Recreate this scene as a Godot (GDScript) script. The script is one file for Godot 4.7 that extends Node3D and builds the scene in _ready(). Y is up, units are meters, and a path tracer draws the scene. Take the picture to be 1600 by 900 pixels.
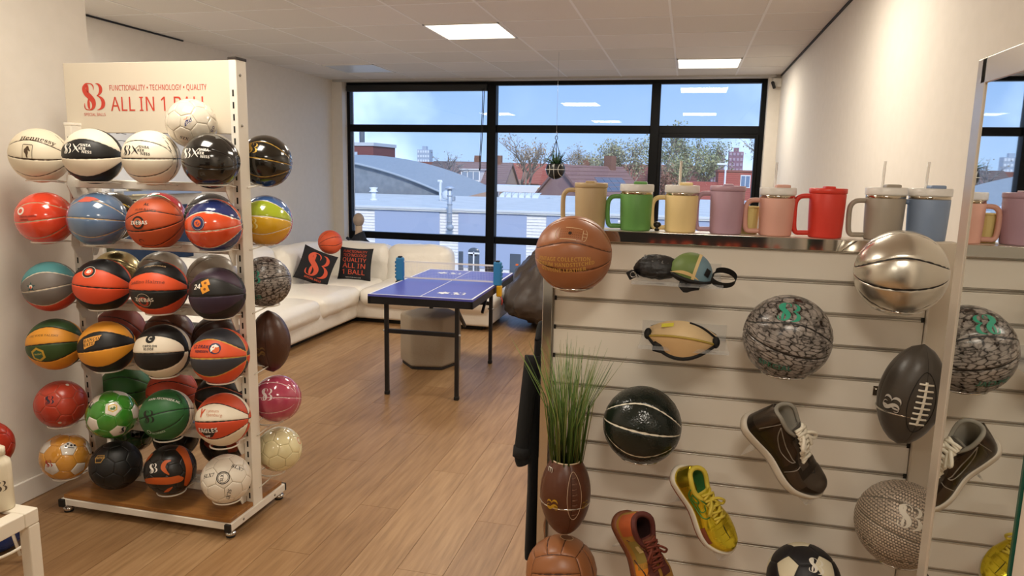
extends Node3D
# A showroom with ball racks, a slatwall gondola, a lounge corner and a window on roofs. Metres, y up, -z towards the window.

var used := {}
var mcache := {}
var tcache := {}
var gcache := {}
var rng := RandomNumberGenerator.new()
const EYE := Vector3(0, 1.55, 0)
const HC := 2.70
const ZI := -8.82      # inner face of the window wall
const ZF := -9.0       # window frame
const XR := 0.961
const XL := -4.64

# ---------------------------------------------------------------- naming
func fresh(parent: Node, called: String) -> String:
	var key := str(parent.get_instance_id()) + "/" + called
	var n: int = used.get(key, 0)
	used[key] = n + 1
	return called if n == 0 else "%s_%03d" % [called, n]

func T(called: String, label: String, category: String, pos := Vector3.ZERO, rot := Vector3.ZERO, group := "") -> Node3D:
	var o := Node3D.new()
	o.name = fresh(self, called)
	add_child(o)
	o.position = pos
	o.rotation_degrees = rot
	o.set_meta("label", label)
	o.set_meta("category", category)
	if group != "":
		o.set_meta("group", group)
	return o

func P(parent: Node, called: String, mesh: Mesh, m: Material, pos := Vector3.ZERO, rot := Vector3.ZERO, scl := Vector3.ONE) -> MeshInstance3D:
	var o := MeshInstance3D.new()
	o.name = fresh(parent, called)
	o.mesh = mesh
	o.material_override = m
	parent.add_child(o)
	o.position = pos
	o.rotation_degrees = rot
	o.scale = scl
	return o

func S(called: String, mesh: Mesh, m: Material, pos := Vector3.ZERO, rot := Vector3.ZERO) -> MeshInstance3D:
	var o := P(self, called, mesh, m, pos, rot)
	o.set_meta("kind", "structure")
	return o

func SN(called: String) -> Node3D:
	var o := Node3D.new()
	o.name = fresh(self, called)
	add_child(o)
	o.set_meta("kind", "structure")
	return o

# ---------------------------------------------------------------- materials
func M(hex: String, rough := 0.5, metal := 0.0, opt := {}) -> StandardMaterial3D:
	var key := "%s|%s|%s|%s" % [hex, rough, metal, opt]
	if mcache.has(key):
		return mcache[key]
	var m := StandardMaterial3D.new()
	m.albedo_color = Color(hex)
	m.roughness = rough
	m.metallic = metal
	for k in opt:
		m.set(k, opt[k])
	mcache[key] = m
	return m

func noise_tex(called: String, size: int, freq: float, stops: Array, opt := {}) -> ImageTexture:
	if tcache.has(called):
		return tcache[called]
	var n := FastNoiseLite.new()
	n.seed = called.hash() % 10000
	n.frequency = freq
	n.noise_type = FastNoiseLite.TYPE_SIMPLEX_SMOOTH
	n.fractal_octaves = 4
	for k in opt:
		if k != "stretch" and k != "skirt":
			n.set(k, opt[k])
	var im := n.get_seamless_image(size, size, false, false, 0.12, true)
	im.convert(Image.FORMAT_RGB8)
	if opt.has("stretch"):      # squeeze one way, then repeat: streaks
		pass
	var ramp := Gradient.new()
	var offs := PackedFloat32Array()
	var cols := PackedColorArray()
	for s in stops:
		offs.append(s[0])
		cols.append(Color(s[1]))
	ramp.offsets = offs
	ramp.colors = cols
	var lut := PackedByteArray()
	for i in 256:
		var c := ramp.sample(i / 255.0)
		lut.append(c.r8)
		lut.append(c.g8)
		lut.append(c.b8)
	var data := im.get_data()
	var out := PackedByteArray()
	out.resize(data.size())
	for i in size * size:
		var v := data[i * 3] * 3
		out[i * 3] = lut[v]
		out[i * 3 + 1] = lut[v + 1]
		out[i * 3 + 2] = lut[v + 2]
	var t := ImageTexture.create_from_image(Image.create_from_data(size, size, false, Image.FORMAT_RGB8, out))
	tcache[called] = t
	return t

func normal_tex(called: String, size: int, freq: float, strength: float, opt := {}) -> ImageTexture:
	if tcache.has(called):
		return tcache[called]
	var n := FastNoiseLite.new()
	n.seed = called.hash() % 10000
	n.frequency = freq
	for k in opt:
		n.set(k, opt[k])
	var im := n.get_seamless_image(size, size, false, false, 0.12, true)
	im.bump_map_to_normal_map(strength)
	var t := ImageTexture.create_from_image(im)
	tcache[called] = t
	return t

func tri(tex: Texture2D, scale: Vector3, tint := "ffffff", rough := 0.5, world := false, opt := {}) -> StandardMaterial3D:
	var m := StandardMaterial3D.new()
	m.albedo_texture = tex
	m.albedo_color = Color(tint)
	m.roughness = rough
	m.uv1_triplanar = true
	m.uv1_world_triplanar = world
	m.uv1_scale = scale
	for k in opt:
		m.set(k, opt[k])
	return m

# ---------------------------------------------------------------- meshes
func commit(verts: PackedVector3Array, idx: PackedInt32Array, uv := PackedVector2Array(), flat := false) -> ArrayMesh:
	var st := SurfaceTool.new()
	st.begin(Mesh.PRIMITIVE_TRIANGLES)
	if flat:
		for i in idx:
			st.set_smooth_group(-1)
			if uv.size():
				st.set_uv(uv[i])
			st.add_vertex(verts[i])
	else:
		for i in verts.size():
			if uv.size():
				st.set_uv(uv[i])
			st.add_vertex(verts[i])
		for i in idx:
			st.add_index(i)
	st.generate_normals()
	return st.commit()

func grid(nu: int, nv: int, f: Callable, flip := false) -> ArrayMesh:
	var v := PackedVector3Array()
	var uv := PackedVector2Array()
	var idx := PackedInt32Array()
	for j in nv + 1:
		for i in nu + 1:
			v.append(f.call(float(i) / nu, float(j) / nv))
			uv.append(Vector2(float(i) / nu, float(j) / nv))
	for j in nv:
		for i in nu:
			var a := j * (nu + 1) + i
			var q := [a, a + 1, a + nu + 1, a + 1, a + nu + 2, a + nu + 1]
			if flip:
				q.reverse()
			idx.append_array(PackedInt32Array(q))
	return commit(v, idx, uv)

func lathe(profile: Array, seg := 32) -> ArrayMesh:   # profile: Vector2(radius, height), bottom to top
	var n := profile.size() - 1
	return grid(seg, n, func(u, w):
		var p: Vector2 = profile[int(round(w * n))]
		return Vector3(cos(u * TAU) * p.x, p.y, sin(u * TAU) * p.x))

func tube(pts: Array, r: float, seg := 8, closed := false, radii := []) -> ArrayMesh:
	var n := pts.size()
	var v := PackedVector3Array()
	var idx := PackedInt32Array()
	var prev := Vector3.ZERO
	for i in n:
		var a: Vector3 = pts[(i - 1 + n) % n] if closed or i > 0 else pts[0]
		var b: Vector3 = pts[(i + 1) % n] if closed or i < n - 1 else pts[n - 1]
		var d := (b - a).normalized()
		if prev == Vector3.ZERO:
			prev = d.cross(Vector3.UP if absf(d.y) < 0.9 else Vector3.RIGHT).normalized()
		prev = (prev - d * d.dot(prev)).normalized()
		var c := d.cross(prev)
		var rr: float = radii[i] if radii.size() else r
		for k in seg:
			var t := TAU * k / seg
			v.append(pts[i] + (prev * cos(t) + c * sin(t)) * rr)
	for i in (n if closed else n - 1):
		for k in seg:
			var a := i * seg + k
			var b := i * seg + (k + 1) % seg
			var c := ((i + 1) % n) * seg + k
			var d := ((i + 1) % n) * seg + (k + 1) % seg
			idx.append_array(PackedInt32Array([a, c, b, b, c, d]))
	if not closed:
		for e in 2:
			var base := 0 if e == 0 else (n - 1) * seg
			v.append(pts[0] if e == 0 else pts[n - 1])
			for k in seg:
				if e == 0:
					idx.append_array(PackedInt32Array([v.size() - 1, base + k, base + (k + 1) % seg]))
				else:
					idx.append_array(PackedInt32Array([v.size() - 1, base + (k + 1) % seg, base + k]))
	return commit(v, idx)

func smooth_path(ctrl: Array, per := 6, closed := false) -> Array:
	var out := []
	var n := ctrl.size()
	for i in (n if closed else n - 1):
		var p0: Vector3 = ctrl[(i - 1 + n) % n] if closed or i > 0 else ctrl[0]
		var p1: Vector3 = ctrl[i]
		var p2: Vector3 = ctrl[(i + 1) % n]
		var p3: Vector3 = ctrl[(i + 2) % n] if closed or i < n - 2 else ctrl[n - 1]
		for k in per:
			out.append(p1.cubic_interpolate(p2, p0, p3, float(k) / per))
	if not closed:
		out.append(ctrl[n - 1])
	return out

func box(size: Vector3) -> BoxMesh:
	var key := "b%s" % size
	if not gcache.has(key):
		var b := BoxMesh.new()
		b.size = size
		gcache[key] = b
	return gcache[key]

func rbox(size: Vector3, r := 0.004, seg := 1) -> ArrayMesh:    # box with rounded edges
	var key := "r%s%s%s" % [size, r, seg]
	if gcache.has(key):
		return gcache[key]
	var h := size / 2.0
	r = minf(r, minf(h.x, minf(h.y, h.z)) * 0.999)
	var v := PackedVector3Array()
	var nv := PackedVector3Array()
	var idx := PackedInt32Array()
	for ax in 3:
		for sg in [-1.0, 1.0]:
			var a := (ax + 1) % 3
			var b := (ax + 2) % 3
			var la := []
			var lb := []
			for k in seg + 1:
				la.append(-h[a] + r * (1.0 - tan(PI / 4.0 * (1.0 - float(k) / seg))))
				lb.append(-h[b] + r * (1.0 - tan(PI / 4.0 * (1.0 - float(k) / seg))))
			for k in seg + 1:
				la.append(-la[seg - k])
				lb.append(-lb[seg - k])
			var base := v.size()
			var n := la.size()
			for y in lb:
				for x in la:
					var p := Vector3.ZERO
					p[ax] = sg * h[ax]
					p[a] = x
					p[b] = y
					var inner := p.clamp(-(h - Vector3.ONE * r), h - Vector3.ONE * r)
					v.append(inner + (p - inner).normalized() * r)
					nv.append((p - inner).normalized())
			for y in n - 1:
				for x in n - 1:
					var i := base + y * n + x
					if sg < 0:
						idx.append_array(PackedInt32Array([i, i + 1, i + n, i + 1, i + n + 1, i + n]))
					else:
						idx.append_array(PackedInt32Array([i, i + n, i + 1, i + 1, i + n, i + n + 1]))
	var arr := []
	arr.resize(Mesh.ARRAY_MAX)
	arr[Mesh.ARRAY_VERTEX] = v
	arr[Mesh.ARRAY_NORMAL] = nv
	arr[Mesh.ARRAY_INDEX] = idx
	var m := ArrayMesh.new()
	m.add_surface_from_arrays(Mesh.PRIMITIVE_TRIANGLES, arr)
	gcache[key] = m
	return m

func cyl(r: float, h: float, seg := 20, bev := 0.0) -> ArrayMesh:   # upright, centred at its middle
	var key := "c%s|%s|%s|%s" % [r, h, seg, bev]
	if not gcache.has(key):
		var b := maxf(bev, 0.0006)
		gcache[key] = lathe([Vector2(0, -h / 2), Vector2(r - b, -h / 2), Vector2(r, -h / 2 + b), Vector2(r, h / 2 - b), Vector2(r - b, h / 2), Vector2(0, h / 2)], seg)
	return gcache[key]

func ellipsoid(r: Vector3, nu := 32, nv := 18) -> ArrayMesh:
	return grid(nu, nv, func(u, w):
		var la = (w - 0.5) * PI
		return Vector3(cos(la) * cos(u * TAU) * r.x, sin(la) * r.y, cos(la) * sin(u * TAU) * r.z))

func extrude(poly: PackedVector2Array, depth: float) -> ArrayMesh:   # outline in xy, thickness along z, flat shaded
	var v := PackedVector3Array()
	var idx := PackedInt32Array()
	var n := poly.size()
	var tr := Geometry2D.triangulate_polygon(poly)
	for s in [0.5, -0.5]:
		for p in poly:
			v.append(Vector3(p.x, p.y, depth * s))
	for i in range(0, tr.size(), 3):
		idx.append_array(PackedInt32Array([tr[i], tr[i + 1], tr[i + 2], n + tr[i], n + tr[i + 2], n + tr[i + 1]]))
	for i in n:
		var j := (i + 1) % n
		idx.append_array(PackedInt32Array([i, j, n + i, j, n + j, n + i]))
	return commit(v, idx, PackedVector2Array(), true)

func pillow(sx: float, sy: float, sz: float, puff := 2.6, n := 18) -> ArrayMesh:   # scatter cushion, thickness along z
	var f := func(u, w, s):
		var x = u * 2.0 - 1.0
		var y = w * 2.0 - 1.0
		var e = (1.0 - pow(absf(x), puff)) * (1.0 - pow(absf(y), puff))
		var pin = 1.0 - 0.07 * (1.0 - x * x) * y * y - 0.0
		var pin2 = 1.0 - 0.07 * (1.0 - y * y) * x * x
		return Vector3(x * sx / 2 * pin2, y * sy / 2 * pin, s * (sz / 2 * pow(e, 0.5) + 0.002))
	var st := SurfaceTool.new()
	st.append_from(grid(n, n, func(u, w): return f.call(u, w, 1.0), true), 0, Transform3D())
	st.append_from(grid(n, n, func(u, w): return f.call(u, w, -1.0)), 0, Transform3D())
	return st.commit()

func join(list: Array) -> ArrayMesh:     # [[mesh, Transform3D], ...] into one
	var st := SurfaceTool.new()
	for e in list:
		st.append_from(e[0], 0, e[1])
	return st.commit()

func at(p: Vector3, rot := Vector3.ZERO, s := Vector3.ONE) -> Transform3D:
	return Transform3D(Basis.from_euler(rot * PI / 180.0) * Basis.from_scale(s), p)

# ---------------------------------------------------------------- flat print: triangles in the xy plane, three points each
func sh_text(text: String, cap: float, font := "Droid Sans", bold := true, squeeze := 1.0, slant := 0.0) -> PackedVector2Array:
	var key := "%s|%s|%s" % [text, font, bold]
	if not tcache.has(key):
		var f := SystemFont.new()
		f.font_names = PackedStringArray([font])
		f.font_weight = 700 if bold else 400
		var tm := TextMesh.new()
		tm.text = text
		tm.font = f
		tm.font_size = 48
		tm.pixel_size = 1.0 / 48.0
		tm.depth = 0.0
		tm.curve_step = 2.0
		var arr := tm.get_mesh_arrays()
		var raw := PackedVector2Array()
		var vs: PackedVector3Array = arr[Mesh.ARRAY_VERTEX]
		var ix = arr[Mesh.ARRAY_INDEX]
		if ix == null or ix.size() == 0:
			for p in vs:
				raw.append(Vector2(p.x, p.y))
		else:
			for i in ix:
				raw.append(Vector2(vs[i].x, vs[i].y))
		tcache[key] = raw
	var src: PackedVector2Array = tcache[key]
	var k := cap / 0.72
	var lo := INF
	var hi := -INF
	for p in src:
		lo = minf(lo, p.x)
		hi = maxf(hi, p.x)
	var out := PackedVector2Array()
	for p in src:
		out.append(Vector2((p.x - (lo + hi) / 2) * k * squeeze + p.y * k * slant, p.y * k))
	return out

func sh_ribbon(pts: Array, per := 5) -> PackedVector2Array:      # [x, y, width] along a curve
	var fine := []
	for p in smooth_path(pts.map(func(a): return Vector3(a[0], a[1], a[2])), per):
		fine.append(p)
	var out := PackedVector2Array()
	var l := []
	var r := []
	for i in fine.size():
		var a: Vector3 = fine[maxi(i - 1, 0)]
		var b: Vector3 = fine[mini(i + 1, fine.size() - 1)]
		var d := Vector2(b.x - a.x, b.y - a.y).normalized()
		var n: Vector2 = Vector2(-d.y, d.x) * fine[i].z / 2
		var c := Vector2(fine[i].x, fine[i].y)
		l.append(c + n)
		r.append(c - n)
	for i in fine.size() - 1:
		out.append_array(PackedVector2Array([l[i], r[i], l[i + 1], l[i + 1], r[i], r[i + 1]]))
	return out

func sh_mark(h: float) -> PackedVector2Array:      # the shop's S and 3-like B monogram
	if not tcache.has("mark"):
		var o := PackedVector2Array()
		o.append_array(sh_ribbon([[.52, .74, .015], [.53, .86, .05], [.46, .955, .045], [.34, .985, .03], [.2, .95, .1], [.1, .8, .17], [.17, .64, .21], [.33, .5, .22], [.48, .34, .21], [.5, .18, .17], [.42, .05, .09], [.28, .005, .03], [.13, .04, .04], [.08, .14, .05], [.09, .26, .015]]))
		o.append_array(sh_ribbon([[.26, .93, .1], [.26, .8, .12], [.285, .66, .06]]))
		o.append_array(sh_ribbon([[.27, .42, .02], [.27, .3, .11], [.27, .16, .11], [.29, .04, .07]]))
		o.append_array(sh_ribbon([[.64, .985, .015], [.76, .95, .07], [.85, .84, .14], [.85, .7, .14], [.76, .58, .07], [.66, .535, .012]]))
		o.append_array(sh_ribbon([[.67, .53, .015], [.82, .47, .08], [.93, .33, .16], [.92, .17, .16], [.8, .05, .07], [.64, .0, .012]]))
		tcache["mark"] = o
	var out := PackedVector2Array()
	for p in tcache["mark"]:
		out.append((p - Vector2(.5, .5)) * h)
	return out

func sh_ring(r0: float, r1: float, n := 24) -> PackedVector2Array:
	var out := PackedVector2Array()
	for k in 3:
		var a := lerpf(r0, r1, k / 3.0)
		var b := lerpf(r0, r1, (k + 1) / 3.0)
		for i in n:
			var d0 := Vector2.from_angle(TAU * i / n)
			var d1 := Vector2.from_angle(TAU * (i + 1) / n)
			out.append_array(PackedVector2Array([d0 * a, d0 * b, d1 * b, d0 * a, d1 * b, d1 * a]))
	return out

func sh_rect(w: float, h: float, n := 4) -> PackedVector2Array:
	var out := PackedVector2Array()
	for i in n:
		for j in n:
			var a := Vector2(-w / 2 + w * i / n, -h / 2 + h * j / n)
			var s := Vector2(w / n, h / n)
			out.append_array(PackedVector2Array([a, a + Vector2(s.x, 0), a + s, a, a + s, a + Vector2(0, s.y)]))
	return out

func sh_poly(pts: Array) -> PackedVector2Array:
	var pv := PackedVector2Array()
	for p in pts:
		pv.append(Vector2(p[0], p[1]))
	var out := PackedVector2Array()
	for i in Geometry2D.triangulate_polygon(pv):
		out.append(pv[i])
	return out

func sh_move(s: PackedVector2Array, x: float, y: float, ang := 0.0, k := 1.0) -> PackedVector2Array:
	var out := PackedVector2Array()
	for p in s:
		out.append((p * k).rotated(deg_to_rad(ang)) + Vector2(x, y))
	return out

func finer(s: PackedVector2Array, lim: float) -> PackedVector2Array:      # split triangles until every edge is short
	var todo := s.duplicate()
	for pass_no in 7:
		var out := PackedVector2Array()
		var again := false
		for i in range(0, todo.size(), 3):
			var a := todo[i]
			var b := todo[i + 1]
			var c := todo[i + 2]
			var ab := a.distance_to(b)
			var bc := b.distance_to(c)
			var ca := c.distance_to(a)
			var m := maxf(ab, maxf(bc, ca))
			if m <= lim:
				out.append_array(PackedVector2Array([a, b, c]))
				continue
			again = true
			if m == ab:
				out.append_array(PackedVector2Array([a, (a + b) / 2, c, (a + b) / 2, b, c]))
			elif m == bc:
				out.append_array(PackedVector2Array([b, (b + c) / 2, a, (b + c) / 2, c, a]))
			else:
				out.append_array(PackedVector2Array([c, (c + a) / 2, b, (c + a) / 2, a, b]))
		todo = out
		if not again:
			break
	return todo

func print_mesh(s0: PackedVector2Array, map: Callable, lim := 0.0) -> ArrayMesh:
	var s := finer(s0, lim) if lim > 0.0 else s0
	var v := PackedVector3Array()
	var idx := PackedInt32Array()
	for i in range(0, s.size(), 3):
		var ccw := (s[i + 1] - s[i]).cross(s[i + 2] - s[i]) > 0
		for k in ([0, 2, 1] if ccw else [0, 1, 2]):
			idx.append(v.size())
			v.append(map.call(s[i + k]))
	return commit(v, idx)

func flat_print(parent: Node, called: String, s: PackedVector2Array, m: Material, pos := Vector3.ZERO, rot := Vector3.ZERO) -> MeshInstance3D:
	return P(parent, called, print_mesh(s, func(p): return Vector3(p.x, p.y, 0)), m, pos, rot)

func ball_print(parent: Node, called: String, s: PackedVector2Array, m: Material, R: float, u: float, v: float, ang := 0.0, lift := 1.006) -> MeshInstance3D:
	# s in units of the ball's radius; u, v say where on the side that faces +z
	var d := Vector3(u, v, sqrt(maxf(0.02, 1.0 - u * u - v * v))).normalized()
	var right := Vector3.UP.cross(d).normalized()
	var up := d.cross(right)
	var rr := R * lift
	return P(parent, called, print_mesh(s, func(p):
		var q: Vector2 = p.rotated(deg_to_rad(ang))
		var l: float = maxf(q.length(), 1e-5)
		return (d * cos(l) + (right * q.x + up * q.y) / l * sin(l)) * rr, 0.14), m)

# ---------------------------------------------------------------- camera, sky, light
func set_stage() -> void:
	var cam := Camera3D.new()
	cam.name = "camera"
	add_child(cam)
	cam.position = EYE
	cam.rotation_degrees = Vector3(-9.25, 13.6, 1.17)
	cam.fov = 44.14
	cam.near = 0.05
	cam.far = 3000.0
	cam.current = true
	var sky_m := ProceduralSkyMaterial.new()
	sky_m.sky_top_color = Color("6b9ade")
	sky_m.sky_horizon_color = Color("a3c5f0")
	sky_m.sky_curve = 0.13
	sky_m.ground_bottom_color = Color("5f6469")
	sky_m.ground_horizon_color = Color("a9bccd")
	sky_m.sky_cover = clouds()
	sky_m.sky_cover_modulate = Color(1, 1, 1, 0.62)
	sky_m.energy_multiplier = SKY
	var e := Environment.new()
	e.background_mode = Environment.BG_SKY
	e.sky = Sky.new()
	e.sky.sky_material = sky_m
	e.tonemap_mode = Environment.TONE_MAPPER_LINEAR
	e.tonemap_exposure = 1.0
	e.sdfgi_enabled = true
	e.ssao_enabled = true
	e.ssil_enabled = true
	var sun := DirectionalLight3D.new()      # the low autumn sun behind the house, through thin cloud
	sun.name = "sun"
	sun.rotation_degrees = Vector3(-34, 24, 0)
	sun.light_color = Color(1.0, 0.97, 0.93)
	sun.light_energy = 0.9
	sun.light_angular_distance = 12.0
	sun.shadow_enabled = true
	sun.sky_mode = DirectionalLight3D.SKY_MODE_LIGHT_ONLY
	add_child(sun)
	var w := WorldEnvironment.new()
	w.name = "world_environment"
	w.environment = e
	add_child(w)

const SKY := 1.38
const LAMP := 2.6
const LAMP_COLOR := Color(1.0, 0.96, 0.895)

func clouds() -> ImageTexture:
	var n := FastNoiseLite.new()
	n.seed = 11
	n.frequency = 0.017
	n.fractal_octaves = 5
	n.domain_warp_enabled = true
	n.domain_warp_amplitude = 22.0
	var im := n.get_seamless_image(1024, 512, false, false, 0.2, true)
	im.convert(Image.FORMAT_RGBA8)
	var d := im.get_data()
	for i in 1024 * 512:
		var v := d[i * 4] / 255.0
		var a := smoothstep(0.35, 0.9, v)
		d[i * 4] = 225
		d[i * 4 + 1] = 238
		d[i * 4 + 2] = 250
		d[i * 4 + 3] = int(a * 215)
	return ImageTexture.create_from_image(Image.create_from_data(1024, 512, false, Image.FORMAT_RGBA8, d))

func ceiling_light(x: float, z: float, label: String, lit := true, group := "") -> void:
	var t := T("ceiling_light", label, "ceiling light", Vector3(x, HC, z), Vector3.ZERO, group)
	var fr := []
	for s in [-1, 1]:
		fr.append([box(Vector3(0.63, 0.012, 0.014)), at(Vector3(0, 0, s * 0.308))])
		fr.append([box(Vector3(0.014, 0.012, 0.63)), at(Vector3(s * 0.308, 0, 0))])
	P(t, "frame", join(fr), M("e8e6e0", 0.5), Vector3(0, -0.004, 0))
	if not lit:
		P(t, "diffuser", box(Vector3(0.604, 0.006, 0.604)), M("c9d3dd", 0.35), Vector3(0, -0.002, 0))
		return
	P(t, "diffuser", box(Vector3(0.604, 0.006, 0.604)), M("ffffff", 0.4, 0.0, {"emission_enabled": true, "emission": Color(1.0, 0.95, 0.87), "emission_energy_multiplier": 3.2}), Vector3(0, -0.002, 0))
	var l := AreaLight3D.new()
	l.name = fresh(t, "panel_light")
	t.add_child(l)
	l.position = Vector3(0, -0.012, 0)
	l.rotation_degrees = Vector3(-90, 0, 0)
	l.area_size = Vector2(0.6, 0.6)
	l.light_color = LAMP_COLOR
	l.light_energy = LAMP
	l.shadow_enabled = true

# ---------------------------------------------------------------- room shell
func shell() -> void:
	var paint := tri(noise_tex("plaster", 256, 0.05, [[0, "f3f1ed"], [1, "f8f6f3"]]), Vector3(0.8, 0.8, 0.8), "ebe6de", 0.85, true)
	# floor of oak planks
	var fl := S("floor", box(Vector3(5.9, 0.1, 13.2)), M("3a2a1e", 0.8), Vector3(-1.84, -0.056, -2.4))
	var grain := noise_tex("oak", 512, 0.016, [[0.0, "90775a"], [0.3, "a28565"], [0.55, "ab8e6e"], [0.8, "b29676"], [1.0, "bca282"]], {"fractal_octaves": 5, "domain_warp_enabled": true, "domain_warp_amplitude": 24.0})
	var bump := normal_tex("oakbump", 256, 0.05, 2.0)
	var woods := []
	for i in 5:
		woods.append(tri(grain, Vector3(4.2, 1, 0.3), ["f0e2cd", "e6d7c0", "f4e8d5", "e0d0b9", "ebdbc4"][i], 0.42, true, {"uv1_offset": Vector3(i * 0.37, 0, i * 0.21), "normal_enabled": true, "normal_texture": bump, "normal_scale": 0.06}))
	var pw := 0.19
	var pl := 1.38
	rng.seed = 5
	var col := 0
	var x := XL + 0.1
	var plank := box(Vector3(pw - 0.0016, 0.012, pl - 0.0016))
	while x < XR + 0.05:
		var z := 1.6 - (0.46 * (col % 3)) - 0.1
		while z > ZI - 0.6:
			P(fl, "plank", plank, woods[rng.randi() % 5], Vector3(x + 1.84, 0.056 - 0.006, z + 2.4))
			z -= pl
		x += pw
		col += 1
	# walls
	S("wall_right", box(Vector3(0.2, 2.9, 13.4)), paint, Vector3(XR + 0.1, 1.35, -2.4))
	S("wall_left", box(Vector3(0.2, 2.9, 6.4)), paint, Vector3(XL - 0.1, 1.35, -6.1))
	S("wall_left_near", box(Vector3(1.84, 2.9, 7.2)), paint, Vector3(-3.82, 1.35, 0.57))
	S("wall_back", box(Vector3(5.9, 2.9, 0.2)), paint, Vector3(-1.84, 1.35, 4.1))
	var fw := SN("wall_window")
	P(fw, "pier", box(Vector3(0.25, 2.9, 0.34)), paint, Vector3(-4.615, 1.35, ZI - 0.17))
	P(fw, "pier", box(Vector3(0.33, 2.9, 0.34)), paint, Vector3(0.995, 1.35, ZI - 0.17))
	P(fw, "lintel", box(Vector3(5.34, 0.22, 0.34)), paint, Vector3(-1.83, 2.79, ZI - 0.17))
	P(fw, "sill", box(Vector3(5.34, 0.16, 0.34)), paint, Vector3(-1.83, 0.0, ZI - 0.17))
	var base_m := M("efe9df", 0.45)
	S("baseboard_left", rbox(Vector3(0.016, 0.1, 7.0), 0.004), base_m, Vector3(-2.892, 0.05, 0.47))
	S("baseboard_right", rbox(Vector3(0.016, 0.1, 12.6), 0.004), base_m, Vector3(XR - 0.008, 0.05, -2.5))
	S("trim_1", box(Vector3(0.014, 0.012, 2.9)), M("141414", 0.6), Vector3(XL + 0.007, HC - 0.008, -4.5))
	S("trim_2", box(Vector3(0.012, 0.016, 12.7)), M("1c1a18", 0.6), Vector3(XR - 0.006, HC - 0.008, -2.45))
	S("trim_3", box(Vector3(5.5, 0.03, 0.05)), M("b9b7b3", 0.5), Vector3(-1.85, HC - 0.012, ZI + 0.025))
	# suspended ceiling: slab, grid and tiles
	var ce := S("ceiling", box(Vector3(5.9, 0.1, 13.2)), M("cfcac2", 0.9), Vector3(-1.84, HC + 0.075, -2.4))
	var tile_t := noise_tex("tile", 256, 0.22, [[0.0, "e2dfd9"], [0.5, "e9e6e1"], [1.0, "eceae5"]])
	var tiles := []
	for i in 3:
		tiles.append(tri(tile_t, Vector3(2.2, 2.2, 2.2), ["fbf9f6", "fefcfa", "f8f6f2"][i], 0.95, true, {"uv1_offset": Vector3(i * 0.3, 0.1 * i, 0)}))
	var lights := {}
	for p in LIGHTS:
		lights["%d_%d" % [roundi((p[0] + 0.19 - 0.325) / 0.65), roundi((p[1] + 7.52 - 0.325) / 0.65)]] = true
	var tb := box(Vector3(0.642, 0.016, 0.642))
	for i in range(-7, 2):
		for j in range(-2, 18):
			if lights.has("%d_%d" % [i, j]):
				continue
			var cx := -0.19 + 0.65 * i + 0.325
			var cz := -7.52 + 0.65 * j + 0.325
			P(ce, "tile", tb, tiles[rng.randi() % 3], Vector3(cx + 1.84, -0.066 - rng.randf() * 0.0012, cz + 2.4))
	var gm := M("f1efeb", 0.6)
	for i in range(-7, 3):
		P(ce, "grid_bar", box(Vector3(0.018, 0.006, 12.9)), gm, Vector3(-0.19 + 0.65 * i + 1.84, -0.0745, 0.0))
	for j in range(-2, 18):
		P(ce, "grid_bar", box(Vector3(5.6, 0.0054, 0.018)), gm, Vector3(0, -0.0745, -7.52 + 0.65 * j + 2.4))
	for p in LIGHTS:
		ceiling_light(p[0], p[1], p[2], p[3], p[4])
	window()

const LIGHTS := [
	[0.135, -7.845, "lit square ceiling panel nearest the window, above its right pane", true, ""],
	[-1.815, -5.895, "lit square ceiling panel over the table tennis table", true, ""],
	[-3.765, -7.845, "unlit square ceiling panel in the far left corner by the window", false, ""],
	[0.135, -3.945, "lit ceiling panel outside the frame over the slatwall, mirrored in the top right pane", true, ""],
	[-3.765, -3.945, "lit ceiling panel outside the frame over the left wall, mirrored beside the centre mullion", true, ""],
	[-1.815, -1.995, "lit ceiling panel outside the frame, right of the ball rack, mirrored in the middle pane", true, ""],
	[0.135, -0.045, "lit ceiling panel outside the frame straight over the camera, lighting the slatwall", true, ""],
	[-1.815, 1.905, "lit ceiling panel outside the frame behind the camera on the left, lighting the rack", true, ""],
]

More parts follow.
